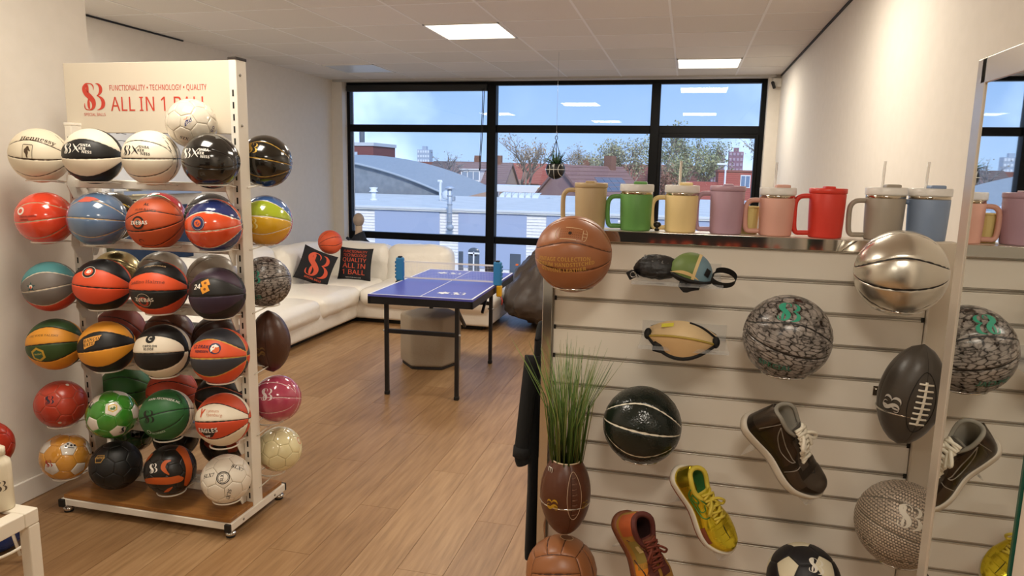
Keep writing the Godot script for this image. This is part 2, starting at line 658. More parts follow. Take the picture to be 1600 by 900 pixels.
func window() -> void:
	var black := M("08090b", 0.5, 0.0, {"metallic_specular": 0.3})
	var w := SN("window_1")
	var bar := func(called, x0, x1, y0, y1, d := 0.09, dz := 0.0):
		P(w, called, rbox(Vector3(x1 - x0, y1 - y0, d), 0.004), black, Vector3((x0 + x1) / 2, (y0 + y1) / 2, ZF + dz))
	bar.call("frame", -4.52, -4.445, 0.06, 2.69)
	bar.call("frame", 0.772, 0.835, 0.06, 2.69)
	bar.call("frame", -4.445, 0.772, 2.632, 2.69)
	bar.call("frame", -4.445, 0.772, 0.06, 0.15)
	bar.call("mullion", -2.53, -2.415, 0.15, 2.632, 0.13, 0.02)
	bar.call("mullion", -0.485, -0.378, 0.15, 2.632, 0.11, 0.01)
	for c in [[-4.445, -2.53], [-2.415, -0.485], [-0.378, 0.772]]:
		bar.call("transom", c[0], c[1], 2.048, 2.142)
	for c in [[-4.445, -2.53], [-2.415, -0.485]]:
		bar.call("transom", c[0], c[1], 0.622, 0.712)
	bar.call("sash", -0.378, -0.335, 0.15, 2.048, 0.1, 0.02)
	bar.call("sash", 0.735, 0.772, 0.15, 2.048, 0.1, 0.02)
	bar.call("sash", -0.335, 0.735, 2.0, 2.048, 0.1, 0.02)
	bar.call("sash", -0.335, 0.735, 0.15, 0.28, 0.1, 0.02)
	var glass := M("ffffff08", 0.0, 0.0, {"transparency": BaseMaterial3D.TRANSPARENCY_ALPHA})
	for g in [[-4.445, -2.53, 2.142, 2.632], [-2.415, -0.485, 2.142, 2.632], [-0.378, 0.772, 2.142, 2.632], [-4.445, -2.53, 0.712, 2.048], [-2.415, -0.485, 0.712, 2.048], [-0.335, 0.735, 0.28, 2.0], [-4.445, -2.53, 0.15, 0.622], [-2.415, -0.485, 0.15, 0.622]]:
		var q := QuadMesh.new()
		q.size = Vector2(g[1] - g[0] + 0.01, g[3] - g[2] + 0.01)
		P(w, "pane", q, glass, Vector3((g[0] + g[1]) / 2, (g[2] + g[3]) / 2, ZF))
	# roller blind cassette with its chain
	var b := T("roller_blind", "black roller blind cassette with a hanging chain at the top of the left window bay", "blind", Vector3(-3.49, 2.6, ZF + 0.09))
	P(b, "cassette", rbox(Vector3(1.93, 0.085, 0.08), 0.012, 2), M("101113", 0.4))
	P(b, "chain", tube(smooth_path([Vector3(0.915, -0.02, 0.045), Vector3(0.912, -0.4, 0.06), Vector3(0.89, -0.98, 0.07), Vector3(0.895, -1.01, 0.07), Vector3(0.905, -0.98, 0.075), Vector3(0.93, -0.4, 0.065), Vector3(0.935, -0.02, 0.045)], 5), 0.005, 5), M("17181a", 0.5))
	# small black camera on the wall right of the window
	var c := T("wall_camera", "small black motion sensor in the corner right of the window top", "sensor", Vector3(0.885, 2.585, ZI + 0.05))
	P(c, "bracket", rbox(Vector3(0.1, 0.1, 0.03), 0.008), M("e9e5dc", 0.5), Vector3(0.03, 0.03, -0.03))
	P(c, "body", rbox(Vector3(0.035, 0.085, 0.04), 0.012, 2), M("141518", 0.3), Vector3(-0.01, 0.0, 0.0), Vector3(15, 0, 22))

# ---------------------------------------------------------------- the view outside
func outside() -> void:
	var gr := S("ground_outside", box(Vector3(900, 0.5, 700)), tri(noise_tex("street", 256, 0.04, [[0, "6c7076"], [1, "8a8d90"]]), Vector3(0.05, 0.05, 0.05), "ffffff", 0.95, true), Vector3(0, -4.75, -365))
	gr.name = "ground"
	# white painted brick building across the street
	var brick_n := noise_tex("limewash", 256, 0.06, [[0, "ecedec"], [1, "fafafa"]])
	var white := tri(brick_n, Vector3(0.4, 0.4, 0.4), "ffffff", 0.9, true)
	var f := T("building", "long white painted brick building with blue grey window panels below the vaulted roof", "building", Vector3(-6, -4.5, -24))
	P(f, "wall", box(Vector3(34, 4.73, 0.4)), white, Vector3(0, 2.365, -0.2))
	var course := box(Vector3(34, 0.012, 0.02))
	for k in 16:
		P(f, "brick_course", course, M("c9cdd0", 0.9), Vector3(0, 3.0 + 0.105 * k, 0.006))
	var roof_m := tri(noise_tex("roofing", 256, 0.03, [[0, "b6bbb9"], [0.5, "cbd0ce"], [1, "dfe2e0"]]), Vector3(0.1, 0.1, 0.5), "ffffff", 0.9, true)
	P(f, "roof", box(Vector3(44, 0.12, 12.7)), roof_m, Vector3(-2, 4.68, -6.25))
	P(f, "gutter", rbox(Vector3(34, 0.09, 0.16), 0.02), M("d3dade", 0.5), Vector3(0, 4.71, 0.04))
	var pane := M("a3b3d0", 0.4)
	for wx in [[-15.4, -13.0], [-10.98, -8.5], [-7.79, -5.33], [-4.63, -2.2], [-1.4, 1.0], [1.8, 4.2]]:
		P(f, "window_panel", box(Vector3(wx[1] - wx[0], 2.0, 0.06)), pane, Vector3((wx[0] + wx[1]) / 2 + 6, 3.68, 0.01))
	var dark := M("4e5a66", 0.3)
	for wx in [[-7.78, -7.6, false], [-7.42, -7.0, true], [-5.9, -5.5, false]]:
		var wn := P(f, "window", rbox(Vector3(wx[1] - wx[0], 1.0, 0.06), 0.02), dark, Vector3((wx[0] + wx[1]) / 2 + 6, 2.75, 0.02))
		if wx[2]:
			P(wn, "arch", cyl(0.21, 0.06, 20), dark, Vector3(0, 0.5, 0), Vector3(90, 0, 0), Vector3(1, 1, 0.7))
			P(wn, "glazing_bar", box(Vector3(0.05, 1.0, 0.03)), M("eef2f4", 0.6), Vector3(0, 0, 0.03))
			P(wn, "glazing_bar", box(Vector3(0.42, 0.06, 0.03)), M("eef2f4", 0.6), Vector3(0, 0.45, 0.03))
	# galvanised flue that runs up the facade
	var zinc := M("aebccb", 0.45, 0.3)
	var p := T("flue_pipe", "galvanised flue pipe rising up the white facade, with ball end at its foot", "pipe", Vector3(-8.03, -0.4, -23.7))
	P(p, "pipe", cyl(0.085, 1.32, 14), zinc, Vector3(0, 0.68, 0))
	P(p, "cap", lathe([Vector2(0, 0), Vector2(0.17, 0), Vector2(0.17, 0.05), Vector2(0.06, 0.1), Vector2(0, 0.1)], 14), zinc, Vector3(0, 1.33, 0))
	P(p, "elbow", ellipsoid(Vector3(0.13, 0.12, 0.13), 14, 10), M("9aa7b4", 0.5), Vector3(0.02, 0, 0))
	for k in 4:
		P(p, "clamp", cyl(0.1, 0.03, 14), M("8d9aa8", 0.5), Vector3(0, 0.2 + 0.3 * k, 0))
	var v := T("roof_vent", "small white capped vent on the flat roof at the left of the window view", "vent", Vector3(-13.1, 0.24, -28.5))
	P(v, "stack", cyl(0.11, 0.4, 14), M("dbe3ea", 0.6), Vector3(0, 0.2, 0))
	P(v, "hood", lathe([Vector2(0, 0.38), Vector2(0.2, 0.36), Vector2(0.12, 0.44), Vector2(0.16, 0.5), Vector2(0.18, 0.55), Vector2(0, 0.56)], 14), M("e8eef2", 0.6))
	P(v, "base", cyl(0.17, 0.07, 14), M("dbe3ea", 0.6), Vector3(0, 0.03, 0))
	var ac := T("roof_vent", "bent white pipe and round fan unit on the flat roof before the vault", "vent", Vector3(-10.6, 0.24, -30.0))
	P(ac, "pipe", tube(smooth_path([Vector3(0, 0, 0), Vector3(0, 0.72, 0), Vector3(0.05, 0.85, 0), Vector3(-0.12, 0.86, 0)], 4), 0.06, 10), M("d5dde4", 0.5))
	P(ac, "fan", cyl(0.2, 0.25, 16, 0.05), M("c8d2db", 0.5), Vector3(0.28, 0.26, 0), Vector3(80, 0, 20))
	P(ac, "motor", rbox(Vector3(0.24, 0.2, 0.24), 0.03), M("8f9aa5", 0.6), Vector3(0.55, 0.12, 0))
	# the vaulted hall
	var arch := func(x):
		var d: float = absf(x + 21.8)
		return 2.18 - 0.0232 * d * d
	var hall := T("hall", "grey hall with a wide curved vault roof behind the white building", "building", Vector3(0, 0, 0))
	var roof_f := grid(40, 6, func(u, w):
		var x = lerpf(-34.0, -12.2, u)
		return Vector3(x - w * 0.2, arch.call(x) + w * 0.35, -37.0 - 9.0 * w), true)
	P(hall, "vault_roof", roof_f, tri(noise_tex("felt", 256, 0.05, [[0, "85929b"], [1, "a2adb4"]]), Vector3(0.3, 0.3, 0.3), "ffffff", 0.85, true))
	var gable := PackedVector2Array()
	for k in 41:
		var x := lerpf(-34.0, -12.2, k / 40.0)
		gable.append(Vector2(x, arch.call(x) - 0.06))
	gable.append(Vector2(-12.2, -4.5))
	gable.append(Vector2(-34.0, -4.5))
	P(hall, "gable_wall", extrude(gable, 0.3), tri(noise_tex("slate", 256, 0.04, [[0, "6f7b87"], [1, "87929c"]]), Vector3(0.2, 0.2, 0.2), "ffffff", 0.9, true), Vector3(0, 0, -37.3))
	var rim := []
	for k in 41:
		var x := lerpf(-34.0, -12.2, k / 40.0)
		rim.append(Vector3(x, arch.call(x), -36.95))
	P(hall, "roof_edge", tube(rim, 0.07, 6), M("9eabb6", 0.7))
	# flat roof behind, with polycarbonate canopy
	var sh := T("building", "low grey flat roofed shed with a glazed canopy strip in the middle of the view", "building", Vector3(-4.0, -4.5, -47))
	P(sh, "wall", box(Vector3(20, 4.4, 6)), M("b9c2ca", 0.9), Vector3(3, 2.2, 0))
	P(sh, "roof", box(Vector3(20.6, 0.1, 6.4)), roof_m, Vector3(3, 4.44, 0))
	var cn := T("canopy", "row of arched translucent roof lights on the shed roof", "skylight", Vector3(-9.45, 0.02, -40.2))
	for k in 6:
		P(cn, "panel", grid(4, 6, func(u, w): return Vector3((u - 0.5) * 0.37, sin(w * PI * 0.5) * 0.36, -1.2 + cos(w * PI * 0.5) * 1.2)), M("dfe7ec", 0.3), Vector3(-0.98 + 0.39 * k, 0, 0))
		P(cn, "rib", box(Vector3(0.035, 0.4, 0.05)), M("b7c0c8", 0.5), Vector3(-1.18 + 0.39 * k, 0.2, 0))
	P(cn, "cladding", box(Vector3(2.5, 0.5, 3.0)), M("cdd5db", 0.7), Vector3(0, -0.2, -1.6))
	var tr := T("filling_station", "white flat canopy with yellow and red stripes beyond the shed roof", "canopy", Vector3(-13.5, 0.0, -60))
	P(tr, "roof", box(Vector3(6.4, 0.5, 5)), M("e6ebee", 0.6), Vector3(0, 0.2, 0))
	P(tr, "fascia", box(Vector3(1.7, 0.36, 0.1)), M("e9b93a", 0.6), Vector3(2.45, 0.16, 2.52))
	P(tr, "stripe", box(Vector3(1.7, 0.1, 0.12)), M("c8402c", 0.6), Vector3(2.45, 0.08, 2.53))
	for sx in [-2.6, 0.0, 2.6]:
		P(tr, "column", box(Vector3(0.3, 4.6, 0.3)), M("c7ced4", 0.7), Vector3(sx, -2.3, 0))
	houses()
	towers()
	trees()

func house(label: String, pos: Vector3, w: float, d: float, eave: float, ridge: float, wall_hex: String, roof_hex: String, turn := 0.0) -> Node3D:
	# a gabled house: the ridge runs along its own x
	var h := T("house", label, "house", pos, Vector3(0, turn, 0))
	var g := PackedVector2Array([Vector2(-d / 2, 0), Vector2(d / 2, 0), Vector2(d / 2, eave), Vector2(0, ridge), Vector2(-d / 2, eave)])
	P(h, "wall", extrude(g, w), M(wall_hex, 0.9), Vector3.ZERO, Vector3(0, 90, 0))
	var run := Vector2(d / 2 + 0.3, ridge - eave)
	var ang := rad_to_deg(atan2(ridge - eave, d / 2))
	var slab := run.length() + 0.1
	var tm := tri(noise_tex("rooftile", 256, 0.12, [[0, "a8a29c"], [1, "ffffff"]]), Vector3(0.6, 2.2, 0.6), roof_hex, 0.9)
	for s in [-1, 1]:
		var r := P(h, "roof", box(Vector3(w + 0.5, 0.14, slab)), tm, Vector3(0, (eave + ridge) / 2 + 0.02, s * (d / 4 + 0.08)), Vector3(s * ang, 0, 0))
		for k in int(slab / 0.42):
			P(r, "tile_course", box(Vector3(w + 0.5, 0.05, 0.05)), tm, Vector3(0, 0.075, -slab / 2 + 0.42 * (k + 0.5)))
	P(h, "chimney", box(Vector3(0.7, 1.6, 0.7)), M("7e5a4c", 0.9), Vector3(w * 0.3, ridge + 0.2, 0))
	return h

func houses() -> void:
	var h := house("brown tiled house with a wide white dormer window left of the centre mullion", Vector3(-24.5, -4.5, -84), 7.5, 8.0, 4.2, 7.0, "b49a8a", "a08a8c")
	var dm := P(h, "dormer", box(Vector3(2.3, 1.35, 2.2)), M("eef0f0", 0.7), Vector3(-0.2, 5.55, 2.6))
	P(dm, "roof", box(Vector3(2.6, 0.14, 2.4)), M("d8dde0", 0.7), Vector3(0, 0.74, 0.1))
	for k in 3:
		P(dm, "pane", box(Vector3(0.62, 0.95, 0.05)), M("8ea2b8", 0.2), Vector3(-0.72 + 0.72 * k, 0, 1.1))
	house("red tiled row house under the bare tree, left part", Vector3(-21.0, -4.5, -102), 8.0, 8.0, 4.6, 7.2, "c0a898", "c4786a")
	house("red tiled row house under the bare tree, right part", Vector3(-13.5, -4.5, -84), 6.0, 8.0, 4.2, 6.6, "c0a898", "c0685a", 4)
	house("dark roofed house at the left edge of the row of roofs", Vector3(-30.5, -4.5, -95), 8.0, 8.0, 4.6, 7.2, "8b7c78", "7d7274", -6)
	var g := house("steep brown gable house with solar panels on its roof, left of the right mullion", Vector3(-7.3, -4.5, -56), 8.0, 5.6, 3.8, 6.5, "947876", "a17f7c", 62)
	for k in 4:
		P(g, "solar_panel", box(Vector3(0.9, 0.05, 1.5)), M("4a5a70", 0.2), Vector3(-0.6 + 0.95 * k, 5.25, 1.5), Vector3(44, 0, 0))
	house("red roofed house behind the gable house", Vector3(-4.4, -4.5, -88), 11.0, 8.0, 4.2, 7.1, "a08680", "b07468", 8)
	house("long low red roofed house at the far centre of the view", Vector3(-40, -4.5, -120), 14.0, 8.0, 4.6, 7.4, "9d8678", "8f5c52")
	# red brick block at right
	var b := T("building", "flat roofed red brick block seen in the right window pane", "building", Vector3(5.6, -4.5, -62))
	P(b, "wall", box(Vector3(6.6, 6.5, 6)), tri(noise_tex("brick", 256, 0.2, [[0, "a24f48"], [1, "c06a60"]]), Vector3(0.8, 2.5, 0.8), "ffffff", 0.9, true), Vector3(0, 3.25, 0))
	P(b, "wing", box(Vector3(2.6, 5.6, 5)), M("a65850", 0.9), Vector3(-4.4, 2.8, 0.4))
	for k in 13:
		P(b, "brick_course", box(Vector3(6.62, 0.03, 6.02)), M("8e4740", 0.9), Vector3(0, 4.2 + 0.17 * k, 0))
	P(b, "parapet", box(Vector3(6.8, 0.14, 6.2)), M("8d5850", 0.8), Vector3(0, 6.5, 0))
	var wn := P(b, "window", box(Vector3(0.75, 1.0, 0.1)), M("e8edf0", 0.6), Vector3(-1.25, 5.7, 3.0))
	for s in [-1, 1]:
		P(wn, "pane", box(Vector3(0.28, 0.85, 0.05)), M("6d87a5", 0.2), Vector3(0.17 * s, 0, 0.05))
	var k2 := T("building", "dark brick block with a chimney at the far left edge of the window", "building", Vector3(-30.0, -4.5, -63))
	P(k2, "wall", box(Vector3(4.4, 8.2, 5)), M("7c4a4a", 0.9), Vector3(0, 4.1, 0))
	P(k2, "parapet", box(Vector3(4.6, 0.3, 5.2)), M("c9d1d8", 0.8), Vector3(0, 8.3, 0))
	P(k2, "chimney", cyl(0.25, 1.3, 10), M("5d6670", 0.7), Vector3(0.4, 8.9, 1))
	P(k2, "window", box(Vector3(0.7, 0.8, 0.1)), M("b9cbdc", 0.3), Vector3(0.3, 7.2, 2.52))
	for l in [[-13.2, -70.0, 6.4, "slim white street lamp left of the hanging planter"], [2.5, -52.5, 6.9, "slim white street lamp before the red brick block"]]:
		var s := T("street_lamp", l[3], "street lamp", Vector3(l[0], -4.5, l[1]))
		P(s, "pole", cyl(0.06, l[2], 8), M("d8dee2", 0.5), Vector3(0, l[2] / 2, 0))
		P(s, "lamp_head", rbox(Vector3(0.7, 0.14, 0.25), 0.05, 2), M("e4e9ec", 0.5), Vector3(-0.25, l[2], 0))

func tower(label: String, pos: Vector3, w: float, h: float, hex: String, win: String, rows: int, cols: int) -> void:
	var t := T("tower_block", label, "building", pos)
	P(t, "wall", box(Vector3(w, h, w * 0.7)), M(hex, 0.9), Vector3(0, h / 2, 0))
	P(t, "plant_room", box(Vector3(w * 0.35, h * 0.09, w * 0.3)), M(hex, 0.9), Vector3(0, h * 1.04, 0))
	var q := box(Vector3(w / cols * 0.62, h / rows * 0.5, 0.4))
	for i in rows:
		for j in cols:
			P(t, "window", q, M(win, 0.4), Vector3((j + 0.5 - cols / 2.0) * w / cols, (i + 0.55) * h / rows, w * 0.35))

func towers() -> void:
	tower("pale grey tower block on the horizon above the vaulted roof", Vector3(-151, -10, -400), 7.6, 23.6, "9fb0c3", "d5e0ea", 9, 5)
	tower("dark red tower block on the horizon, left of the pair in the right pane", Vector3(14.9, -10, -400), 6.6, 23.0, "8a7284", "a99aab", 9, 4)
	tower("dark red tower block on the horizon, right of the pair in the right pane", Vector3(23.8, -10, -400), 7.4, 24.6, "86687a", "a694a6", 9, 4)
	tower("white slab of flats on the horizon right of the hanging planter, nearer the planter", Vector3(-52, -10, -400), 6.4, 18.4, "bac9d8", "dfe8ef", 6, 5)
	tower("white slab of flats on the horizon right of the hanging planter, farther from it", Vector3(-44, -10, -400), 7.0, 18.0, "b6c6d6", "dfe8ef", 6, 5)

func branch(list: Array, p: Vector3, d: Vector3, len: float, r: float, depth: int, tips: Array) -> void:
	var q := p + d * len * 0.5 + Vector3(rng.randf_range(-1, 1), rng.randf_range(-0.4, 0.8), rng.randf_range(-1, 1)) * len * 0.06
	var e := p + d * len
	list.append([tube([p, q, e], r, 4 if depth < 3 else 5, false, [r, r * 0.85, r * 0.66]), Transform3D()])
	if depth == 0:
		tips.append(e)
		return
	if depth < 3:
		tips.append(q)
	var n := 3 if depth > 1 else 2 + rng.randi() % 2
	for k in n:
		var nd := (d + Vector3(rng.randf_range(-1, 1), rng.randf_range(-0.25, 0.75), rng.randf_range(-1, 1)) * 0.78).normalized()
		branch(list, p + d * len * rng.randf_range(0.55, 1.0), nd, len * rng.randf_range(0.58, 0.8), r * 0.6, depth - 1, tips)

func tree(label: String, pos: Vector3, h: float, leaf: String, leaves: int, sd: int, bark := "968b80", depth := 5) -> void:
	rng.seed = sd
	var t := T("tree", label, "tree", pos)
	var list := []
	var tips := []
	branch(list, Vector3.ZERO, Vector3.UP, h * 0.36, h * 0.022, depth, tips)
	P(t, "branches", join(list), M(bark, 0.95))
	if leaves:
		var mm := MultiMesh.new()
		mm.transform_format = MultiMesh.TRANSFORM_3D
		mm.use_colors = true
		var st := SurfaceTool.new()
		st.begin(Mesh.PRIMITIVE_TRIANGLES)
		for p in [Vector3(-0.5, 0, 0), Vector3(0, 0.7, 0.12), Vector3(0, -0.7, 0.0), Vector3(0.5, 0, 0), Vector3(0, -0.7, 0.0), Vector3(0, 0.7, 0.12)]:
			st.add_vertex(p)
		st.generate_normals()
		mm.mesh = st.commit()
		mm.instance_count = leaves
		for i in leaves:
			var c: Vector3 = tips[rng.randi() % tips.size()] + Vector3(rng.randf_range(-1, 1), rng.randf_range(-1, 1), rng.randf_range(-1, 1)) * h * 0.045
			var s := h * rng.randf_range(0.008, 0.016)
			mm.set_instance_transform(i, Transform3D(Basis.from_euler(Vector3(rng.randf() * TAU, rng.randf() * TAU, rng.randf() * TAU)) * s, c))
			mm.set_instance_color(i, Color(leaf).darkened(rng.randf() * 0.25).lightened(rng.randf() * 0.18))
		var o := MultiMeshInstance3D.new()
		o.name = fresh(t, "foliage")
		o.multimesh = mm
		o.material_override = M("ffffff", 0.9, 0.0, {"vertex_color_use_as_albedo": true, "vertex_color_is_srgb": true, "cull_mode": BaseMaterial3D.CULL_DISABLED})
		o.set_meta("kind", "stuff")
		t.add_child(o)

func trees() -> void:
	tree("tall bare tree left of the hanging planter, with few brown leaves", Vector3(-16.8, -4.5, -75), 11.0, "b09a78", 900, 21)
	tree("bare branching tree right of the hanging planter", Vector3(-11.1, -4.5, -75), 10.6, "a89a84", 500, 33)
	tree("broad tree with thinning yellow green leaves left of the right mullion", Vector3(-4.4, -4.5, -66), 10.8, "b3b58c", 4200, 47)
	tree("tree with yellow green leaves filling the left half of the right pane", Vector3(-0.7, -4.5, -70), 11.4, "a9b07f", 5200, 58)
	tree("greener tree in the middle of the right pane", Vector3(0.3, -4.5, -82), 12.0, "98a57c", 4600, 64)
	tree("sparse tree above the red brick block at the right pane's edge", Vector3(9.4, -4.5, -84), 12.0, "a8a184", 1800, 79)
	tree("reddish brown shrub tree beside the steep gable house", Vector3(-2.9, -4.5, -53), 8.0, "9c6a55", 2200, 83, "6b5248", 4)
	tree("olive brown tree between the two bare trees behind the red roofs", Vector3(-15.5, -4.5, -112), 11.4, "a08c5e", 2600, 90)
	tree("small bare tree beside the dark brick block at the far left", Vector3(-25.4, -4.5, -72), 9.8, "8f8a7c", 300, 97, "7b7f86", 4)
	tree("low hedge tree with rusty leaves behind the row of red roofs", Vector3(-24.0, -4.5, -122), 10.4, "96744f", 2200, 102, "6b5248", 4)

# ---------------------------------------------------------------- balls
# A basketball is eight panels over a core in the colour of its seams; a football is 32 panels.
func seam_lat(typ: int, phi: float) -> float:      # latitude of the curved seam at a longitude
	if typ == 0:
		return deg_to_rad(9.0) + deg_to_rad(33.0) * pow(maxf(cos(phi), 0.0), 1.4)
	var q := phi / deg_to_rad(76.0)
	return deg_to_rad(40.0) * sqrt(maxf(0.0, 1.0 - q * q))

func panel_mesh(typ: int, cap: bool) -> ArrayMesh:
	var key := "panel%d%s" % [typ, cap]
	if gcache.has(key):
		return gcache[key]
	var g := deg_to_rad(0.72)      # half a seam
	var us := [0.0, 0.012, 0.03, 0.07, 0.12, 0.18, 0.25, 0.33, 0.41, 0.5, 0.59, 0.67, 0.75, 0.82, 0.88, 0.93, 0.97, 0.988, 1.0]
	var ws := [0.0, 0.035, 0.1, 0.25, 0.42, 0.6, 0.78, 0.92, 0.97, 1.0]
	var lim := PI / 2 - g if typ == 0 or cap else deg_to_rad(76.0) - g
	var mesh := grid(us.size() - 1, ws.size() - 1, func(u, w):
		var ui := int(round(u * (us.size() - 1)))
		var wi := int(round(w * (ws.size() - 1)))
		var phi: float = lerpf(-lim, lim, us[ui])
		var th := seam_lat(typ, phi)
		var lo: float = g
		var hi: float = maxf(th - g, g)
		if cap:
			lo = th + g
			hi = PI / 2 - 0.02
			if absf(phi) > PI / 2 - 0.001:
				phi = signf(phi) * (PI / 2 - 0.001)
		var la: float = lerpf(lo, hi, ws[wi])
		var edge: float = minf(ui, us.size() - 1 - ui)
		if not (cap and wi > 4):
			edge = minf(edge, minf(wi, ws.size() - 1 - wi))
		elif true:
			edge = minf(edge, 2.0)
		var r: float = [0.981, 0.997, 1.0][int(minf(edge, 2.0))]
		if cap:      # keep the seam between the two caps of even width towards the pole
			var k := cos(la)
			var x: float = sin(phi) * k
			var z: float = maxf(cos(phi) * k, g)
			return Vector3(x, sin(la), z).normalized() * r
		return Vector3(cos(la) * sin(phi), sin(la), cos(la) * cos(phi)) * r)
	gcache[key] = mesh
	return mesh

func core_mesh() -> ArrayMesh:
	if not gcache.has("core"):
		gcache["core"] = ellipsoid(Vector3.ONE * 0.985, 40, 22)
	return gcache["core"]

func finish(hex: String, fin: String) -> StandardMaterial3D:
	match fin:
		"gloss":
			return M(hex, 0.16, 0.0, {"clearcoat_enabled": true, "clearcoat": 0.8, "clearcoat_roughness": 0.06, "normal_enabled": true, "normal_texture": normal_tex("wrap", 128, 0.02, 1.2), "normal_scale": 0.08, "uv1_triplanar": true, "uv1_scale": Vector3(2, 2, 2)})
		"leather":
			return M(hex, 0.36, 0.0, {"normal_enabled": true, "normal_texture": normal_tex("hide", 256, 0.06, 3.0), "normal_scale": 0.16, "uv1_triplanar": true, "uv1_scale": Vector3(2.5, 2.5, 2.5)})
		"chrome":
			return M(hex, 0.27, 1.0, {"normal_enabled": true, "normal_texture": normal_tex("hide", 256, 0.06, 3.0), "normal_scale": 0.05, "uv1_triplanar": true, "uv1_scale": Vector3(1.5, 1.5, 1.5)})
		"satin":
			return M(hex, 0.3)
		"print":
			var crack := noise_tex("crack", 512, 0.021, [[0.0, "17110f"], [0.12, "1c1614"], [0.165, "a6a09c"], [1.0, "b6b0ac"]], {"noise_type": FastNoiseLite.TYPE_CELLULAR, "cellular_return_type": FastNoiseLite.RETURN_DISTANCE2_SUB, "cellular_distance_function": FastNoiseLite.DISTANCE_EUCLIDEAN, "cellular_jitter": 1.1, "fractal_type": FastNoiseLite.FRACTAL_NONE, "domain_warp_enabled": true, "domain_warp_amplitude": 38.0, "domain_warp_frequency": 0.02})
			return tri(crack, Vector3(0.46, 1.05, 0.46), "eeeae6", 0.26)
		"mesh":
			return M(hex, 0.4, 0.35, {"normal_enabled": true, "normal_texture": knurl(), "normal_scale": 0.8, "uv1_triplanar": true, "uv1_scale": Vector3(1.0, 1.0, 1.0), "albedo_texture": dots()})
		"croc":
			return M(hex, 0.2, 0.0, {"normal_enabled": true, "normal_texture": normal_tex("croc", 256, 0.05, 6.0, {"noise_type": FastNoiseLite.TYPE_CELLULAR, "cellular_return_type": FastNoiseLite.RETURN_DISTANCE2_SUB, "fractal_type": FastNoiseLite.FRACTAL_NONE}), "normal_scale": 0.35, "uv1_triplanar": true, "uv1_scale": Vector3(1.1, 1.1, 1.1)})
	return M(hex, 0.5, 0.0, {"normal_enabled": true, "normal_texture": normal_tex("pebble", 256, 0.22, 2.0), "normal_scale": 0.18, "uv1_triplanar": true, "uv1_scale": Vector3(4, 4, 4)})

func knurl() -> ImageTexture:
	if not tcache.has("knurl"):
		var im := Image.create(256, 256, false, Image.FORMAT_RGB8)
		for y in 256:
			for x in 256:
				var row := int(y / 16.0)
				var cx := fposmod(x + (8.0 if row % 2 else 0.0), 16.0) - 8.0
				var cy := fposmod(y, 16.0) - 8.0
				var v := clampf(1.0 - sqrt(cx * cx + cy * cy) / 7.0, 0, 1)
				im.set_pixel(x, y, Color(v, v, v))
		im.bump_map_to_normal_map(4.0)
		tcache["knurl"] = ImageTexture.create_from_image(im)
	return tcache["knurl"]

func dots() -> ImageTexture:
	if not tcache.has("dots"):
		var im := Image.create(256, 256, false, Image.FORMAT_RGB8)
		for y in 256:
			for x in 256:
				var row := int(y / 16.0)
				var cx := fposmod(x + (8.0 if row % 2 else 0.0), 16.0) - 8.0
				var cy := fposmod(y, 16.0) - 8.0
				var v := 1.0 if cx * cx + cy * cy < 40.0 else 0.5
				im.set_pixel(x, y, Color(v, v * 0.96, v * 0.92))
		tcache["dots"] = ImageTexture.create_from_image(im)
	return tcache["dots"]

func face_eye(o: Node3D) -> void:      # a ball is put on its ring with its print towards the aisle
	var z := (EYE - o.position).normalized()
	var x := Vector3.UP.cross(z).normalized()
	o.basis = Basis(x, z.cross(x), z)

func put_prints(o: Node3D, R: float, list: Array) -> void:
	for p in list:      # [kind, text, u, v, size, angle, hex, extra]
		var m := M(p[6], 0.45 if p[6] != "c9a24a" else 0.3, 0.0 if p[6] != "c9a24a" else 0.6)
		var s := PackedVector2Array()
		var called := "print"
		match p[0]:
			"t":
				s = sh_text(p[1], p[4])
			"tl":
				s = sh_text(p[1], p[4], "Droid Sans", false)
			"ts":
				s = sh_text(p[1], p[4], "Droid Serif", false, 1.15)
			"ti":
				s = sh_text(p[1], p[4], "Droid Serif", true, 1.0, 0.2)
			"mark":
				s = sh_mark(p[4])
				called = "logo"
			"disk":
				s = sh_ring(0.0, p[4])
				called = "badge"
			"ring":
				s = sh_ring(p[4] * p[7], p[4])
				called = "badge_ring"
			"rect":
				s = sh_rect(p[4] * p[7], p[4])
			"poly":
				s = sh_move(sh_poly(p[7]), 0, 0, 0, p[4])
				called = "emblem"
			"x":
				s = sh_ribbon([[-p[4] * 0.4, p[4] * 0.5, p[4] * 0.07], [0, 0, p[4] * 0.2], [p[4] * 0.4, -p[4] * 0.5, p[4] * 0.07]])
				s.append_array(sh_ribbon([[-p[4] * 0.4, -p[4] * 0.5, p[4] * 0.05], [p[4] * 0.45, p[4] * 0.55, p[4] * 0.07]]))
		ball_print(o, called, s, m, R, p[2], p[3], p[5], 1.006 + 0.002 * (p[8] if p.size() > 8 else 0))

